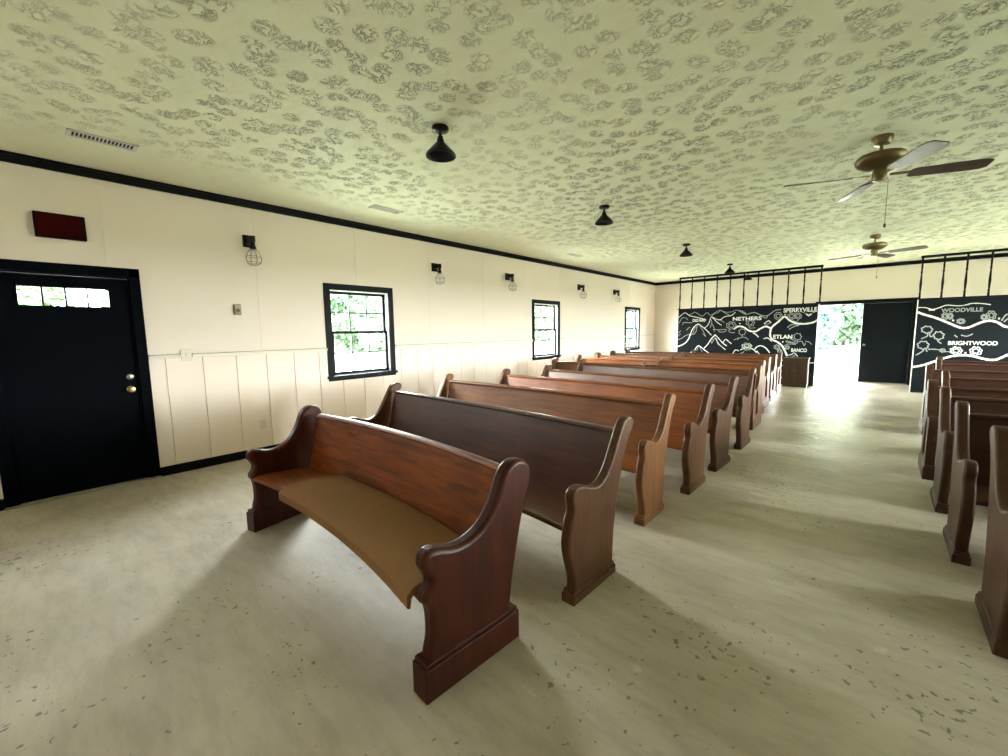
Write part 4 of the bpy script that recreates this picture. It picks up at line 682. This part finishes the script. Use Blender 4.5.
t = thing('light_switch', 'square ivory switch plate set in the chair rail beside the door', 'switch', (.013, 1.205, 1.287))
obj('cover_plate', box(B(), 0, .008, -.048, .048, -.06, .06), M_plate, t, smooth=False, bevel=.004)
obj('toggle', box(B(), .006, .02, -.006, .006, -.002, .02), M_plate, t, smooth=False, bevel=.002)
t = thing('wall_outlet', 'ivory electrical outlet low on the wainscot near the nearest pew', 'outlet', (.013, 1.919, .386))
obj('cover_plate', box(B(), 0, .007, -.036, .036, -.058, .058), M_plate, t, smooth=False, bevel=.003)
for dz in (-.022, .022):
    s = obj('socket', lathe(B(), [(.016, 0), (.016, .003), (0, .003)], 16, M=RX), M_plate, t, loc=(.006, 0, dz))
    obj('slots', box(box(B(), .003, .0036, -.008, -.005, -.005, .005), .003, .0036, .005, .008, -.005, .005), M_slot, s, smooth=False)

# ------------------------------------------------------------------ things on the ceiling
CLB = ['black cone ceiling light nearest the camera, largest of the row', 'second black cone ceiling light from the camera, above the pews', 'third black cone ceiling light from the camera',
       'fourth black cone ceiling light, just before the spindle screen', 'farthest black cone ceiling light, seen through the spindle screen']
for lb, (x, y) in zip(CLB, ((3.053, 2.296), (3.0, 5.085), (2.98, 8.39), (2.97, 11.75), (2.97, 13.85))):
    t = thing('ceiling_light', lb, 'ceiling light', (x, y, H), 0, 'cone lights along the left of the ceiling')
    obj('canopy', lathe(B(), [(.062, 0), (.066, -.006), (.066, -.026), (.056, -.034), (.02, -.037)], 24), M_iron, t)
    obj('stem', lathe(B(), [(.011, -.03), (.011, -.066), (.02, -.069), (.022, -.084), (.018, -.098)], 14), M_iron, t)
    bm = B(); lathe(bm, [(.018, -.086), (.027, -.093), (.03, -.112), (.036, -.118), (.060, -.142), (.106, -.192), (.116, -.206), (.117, -.218), (.112, -.218), (.108, -.203), (.056, -.145), (.03, -.124), (.022, -.117)], 32, cap=False)
    obj('shade', bm, M_iron, t)
    obj('bulb', lathe(B(), [(.012, -.115), (.014, -.125), (.022, -.142), (.022, -.158), (.013, -.17), (0, -.174)], 14), M_bulb, t)

def fan(x, y, az, label):
    t = thing('ceiling_fan', label, 'fan', (x, y, H), 0, 'ceiling fans over the aisle')
    obj('canopy', lathe(B(), [(.072, 0), (.074, -.008), (.072, -.035), (.055, -.062), (.02, -.07)], 28), M_bronze, t)
    obj('downrod', lathe(B(), [(.012, -.06), (.012, -.125), (.022, -.13), (.022, -.14)], 14), M_bronze, t)
    obj('motor_housing', lathe(B(), [(.02, -.128), (.10, -.135), (.158, -.15), (.172, -.175), (.168, -.20), (.15, -.22), (.12, -.238), (.085, -.255), (.05, -.26)], 36), M_bronze, t)
    obj('switch_housing', lathe(B(), [(.045, -.255), (.05, -.275), (.05, -.335), (.042, -.352), (.015, -.358), (0, -.362)], 24), M_bronze, t)
    zb = -.318
    for a0 in az:
        a = math.radians(a0)
        # blade: bottom outline in (radius, tangent), slightly pitched
        hw = [(.20, .045), (.22, .058), (.30, .062), (.45, .068), (.6, .072), (.655, .066), (.69, .045)]
        pts = [(r, w) for r, w in hw] + [(r, -w) for r, w in reversed(hw)]
        bm = B(); lo = [bm.verts.new((r, w, -.004)) for r, w in pts]; up = [bm.verts.new((r, w, .004)) for r, w in pts]
        bm.faces.new(lo); bm.faces.new(up)
        for i in range(len(pts)): j = (i+1) % len(pts); bm.faces.new((lo[i], lo[j], up[j], up[i]))
        bl = obj('blade', bm, M_blade, t, loc=(0, 0, zb), rot=(R(-13), 0, a), smooth=False)
        bm = B(); box(bm, .07, .13, -.014, .014, .004, .014); box(bm, .12, .22, -.02, .02, .006, .012); box(bm, .2, .26, -.04, .04, .004, .009)
        obj('blade_iron', bm, M_bronze, bl, smooth=False, bevel=.003)
    bm = B(); tube(bm, [(.045, 0, -.33), (.06, 0, -.36), (.06, 0, -.55), (.06, 0, -.72)], .0022, 6); lathe(bm, [(0, -.02), (.008, -.012), (.008, .012), (0, .02)], 10, M=Matrix.Translation((.06, 0, -.73)))
    obj('pull_chain', bm, M_bronze, t)
M_blade = wood('fan_blade_wood', (.05, .034, .022), (.10, .07, .045), 'x', .3, .5)
fan(5.65, 4.91, (18, 111, 203, 297), 'nearer brass ceiling fan with dark blades above the aisle')
fan(5.66, 9.99, (-20, 69, 158, 249), 'farther brass ceiling fan above the aisle, near the doorway')

def vent(label, x, y, w, l):
    t = thing('ceiling_vent', label, 'vent', (x, y, H), 0, 'ceiling vents')
    bm = B()
    for q in ((-w/2, w/2, -l/2, -l/2+.025), (-w/2, w/2, l/2-.025, l/2), (-w/2, -w/2+.022, -l/2, l/2), (w/2-.022, w/2, -l/2, l/2)): box(bm, *q, -.012, 0)
    obj('vent_frame', bm, M_ventw, t, smooth=False, bevel=.003)
    obj('backing', box(B(), -w/2+.02, w/2-.02, -l/2+.02, l/2-.02, -.002, 0), M_slot, t, smooth=False)
    bm = B(); n = 16
    for k in range(n+1):
        yy = -l/2+.025+(l-.05)*k/n; box(bm, -w/2+.02, w/2-.02, yy-.0035, yy+.0035, -.010, -.001)
    obj('louvres', bm, M_ventw, t, smooth=False)
vent('white slotted ceiling vent nearest the camera, above the black door', .90, .61, .15, .42)
vent('white ceiling vent above the first left window', .88, 3.26, .15, .42)
vent('white ceiling vent above the second left window', .87, 7.9, .15, .42)
vent('white ceiling vent near the far wall beyond the fans', 5.42, 13.0, .15, .42)
vent('white ceiling vent at the far left, near the third window', .87, 12.4, .15, .42)

# ------------------------------------------------------------------ outdoors
tag(obj('lawn', box(B(), -90, 100, -60, 110, -.5, -.3), M_lawn, smooth=False), 'pale sunlit grass outside the building', 'lawn', kind='structure')
def tree(x, y, h, rad, mat, label, low=.2, n=2600, leaf=.2, seed=1):
    rnd = random.Random(seed)
    t = thing('tree', label, 'tree', (x, y, -.3), 0)
    bm = B(); tube(bm, [(0, 0, 0), (.1, .05, h*.3), (-.1, .1, h*.6), (.05, 0, h*.9)], [.2, .16, .1, .03], 8)
    for k in range(7):
        a = rnd.uniform(0, 2*PI); z = h*rnd.uniform(.25, .7); rr = rad*rnd.uniform(.5, .85)
        tube(bm, [(0, .05, z), (rr*.5*math.cos(a), rr*.5*math.sin(a), z+.5), (rr*math.cos(a), rr*math.sin(a), z+1.1)], [.07, .05, .015], 5)
    obj('trunk', bm, M_bark, t)
    clumps = []
    for k in range(44):
        a = rnd.uniform(0, 2*PI); zz = rnd.uniform(low, h); f = math.sin(PI*min(1, max(.12, (zz-low+.6)/(h-low+.9))))**.5
        q = rad*f*rnd.uniform(.3, 1); clumps.append((q*math.cos(a), q*math.sin(a), zz, rnd.uniform(.5, 1.1)*rad*.33))
    bm = B()
    for k in range(n):
        cx, cy, cz, cr = rnd.choice(clumps)
        d = Vector((rnd.gauss(0, 1), rnd.gauss(0, 1), rnd.gauss(0, .8))).normalized()*cr*rnd.uniform(.55, 1.05)
        p = Vector((cx, cy, max(.05, cz)))+d; p.z = max(.06, p.z)
        e1 = Vector((rnd.gauss(0, 1), rnd.gauss(0, 1), rnd.gauss(0, 1))).normalized(); e2 = e1.cross(Vector((rnd.gauss(0, 1), rnd.gauss(0, 1), rnd.gauss(0, 1)))).normalized()
        s = leaf*rnd.uniform(.6, 1.3)
        bm.faces.new([bm.verts.new(p+e1*s), bm.verts.new(p+e2*s*.55), bm.verts.new(p-e1*s), bm.verts.new(p-e2*s*.55)])
    obj('foliage', bm, mat, t, smooth=False)
TL = [(-30, 14.6, 7, 3.4, 1, 'pale green tree at the left of the first window view'), (-31, 22.3, 6.0, 3.9, 0, 'bushy tree in the middle of the first window view'), (-28, 30.2, 6.5, 3.4, 1, 'light tree at the right of the first window view'),
      (-28, 46.2, 7, 3.4, 1, 'green tree seen through the second left window'), (-34, 55.5, 7, 3.4, 0, 'fuller green tree behind the second left window'),
      (-13, 42.8, 7, 3.2, 2, 'bluish green tree seen through the third left window'),
      (-27, -1.0, 6.5, 2.9, 1, 'tree seen through the small panes of the black door'), (-33, 6.5, 6, 3, 0, 'second tree beyond the black door, further off'),
      (.8, 41, 9.5, 3.2, 2, 'teal green tree in the left half of the open doorway'), (8.0, 43, 10, 3.3, 2, 'teal tree in the right half of the open doorway'), (4.2, 50, 11, 4.0, 0, 'tall tree further back beyond the open doorway')]
for k, (x, y, h, rad, mi, lb) in enumerate(TL):
    tree(x, y, h, rad, LEAF[mi], lb, seed=k+3, n=13000 if k < 3 or k > 7 else 4200, leaf=.27)

# ------------------------------------------------------------------ daylight
wd = bpy.data.worlds.new('daylight'); SC.world = wd; wd.use_nodes = True; nt = wd.node_tree
bg = nt.nodes['Background']
tc = N(nt, 'ShaderNodeTexCoord'); sx = N(nt, 'ShaderNodeSeparateXYZ'); nt.links.new(tc.outputs['Generated'], sx.inputs[0])
mr = N(nt, 'ShaderNodeMapRange'); mr.inputs['From Min'].default_value = -.1; mr.inputs['From Max'].default_value = 1; nt.links.new(sx.outputs['Z'], mr.inputs['Value'])
rp = ramp(nt, [(0, (1, 1, .97)), (.3, (.97, 1, .99)), (1, (.72, .85, 1))]); nt.links.new(mr.outputs[0], rp.inputs['Fac'])
nt.links.new(rp.outputs[0], bg.inputs['Color']); bg.inputs['Strength'].default_value = SKY

def portal(name, loc, rot, sx, sy):
    l = bpy.data.lights.new(name, 'AREA'); l.shape = 'RECTANGLE'; l.size = sx; l.size_y = sy; l.cycles.is_portal = True
    o = bpy.data.objects.new(name, l); COL.objects.link(o); o.location = loc; o.rotation_euler = rot
for a, b, z0, z1 in WINS:
    portal('daylight_portal', (-.16, (a+b)/2, (z0+z1)/2), (0, -PI/2, 0), z1-z0, b-a)
for a, b, z0, z1 in ADDED_RWINS:
    portal('daylight_portal', (W+.16, (a+b)/2, (z0+z1)/2), (0, PI/2, 0), z1-z0, b-a)
portal('daylight_portal', (5.07, D+.17, 1.05), (-PI/2, 0, 0), .95, 2.1)
portal('daylight_portal', (-.16, .34, 1.87), (0, -PI/2, 0), .17, .6)

# ------------------------------------------------------------------ camera
cam = bpy.data.cameras.new('camera'); co = bpy.data.objects.new('camera', cam); COL.objects.link(co); SC.camera = co
F, PITCH, YAW, ROLL, CX = 418.945, .1118, .7127, -.0143, 5.6545
cam.sensor_width = 36; cam.lens = F/1008*36; cam.clip_start = .05; cam.clip_end = 500
fw = Vector((-math.sin(YAW), math.cos(YAW), 0)); rt = Vector((math.cos(YAW), math.sin(YAW), 0)); up = Vector((0, 0, 1))
fwd = fw*math.cos(PITCH)-up*math.sin(PITCH); upv = up*math.cos(PITCH)+fw*math.sin(PITCH)
r2 = rt*math.cos(ROLL)+upv*math.sin(ROLL); u2 = upv*math.cos(ROLL)-rt*math.sin(ROLL)
m = Matrix((r2, u2, -fwd)).transposed().to_4x4(); m.translation = Vector((CX, 0, 1.5)); co.matrix_world = m

SC.view_settings.view_transform = 'Standard'; SC.view_settings.look = 'None'
SC.view_settings.exposure = EXPO; SC.view_settings.gamma = 1; SC.view_settings.use_curve_mapping = False
cy = SC.cycles
cy.use_denoising = True; cy.denoiser = 'OPENIMAGEDENOISE'; cy.max_bounces = 12; cy.diffuse_bounces = 8; cy.glossy_bounces = 4; cy.transparent_max_bounces = 16
cy.caustics_reflective = False; cy.caustics_refractive = False; cy.sample_clamp_indirect = 0
cy.use_guiding = GUIDE
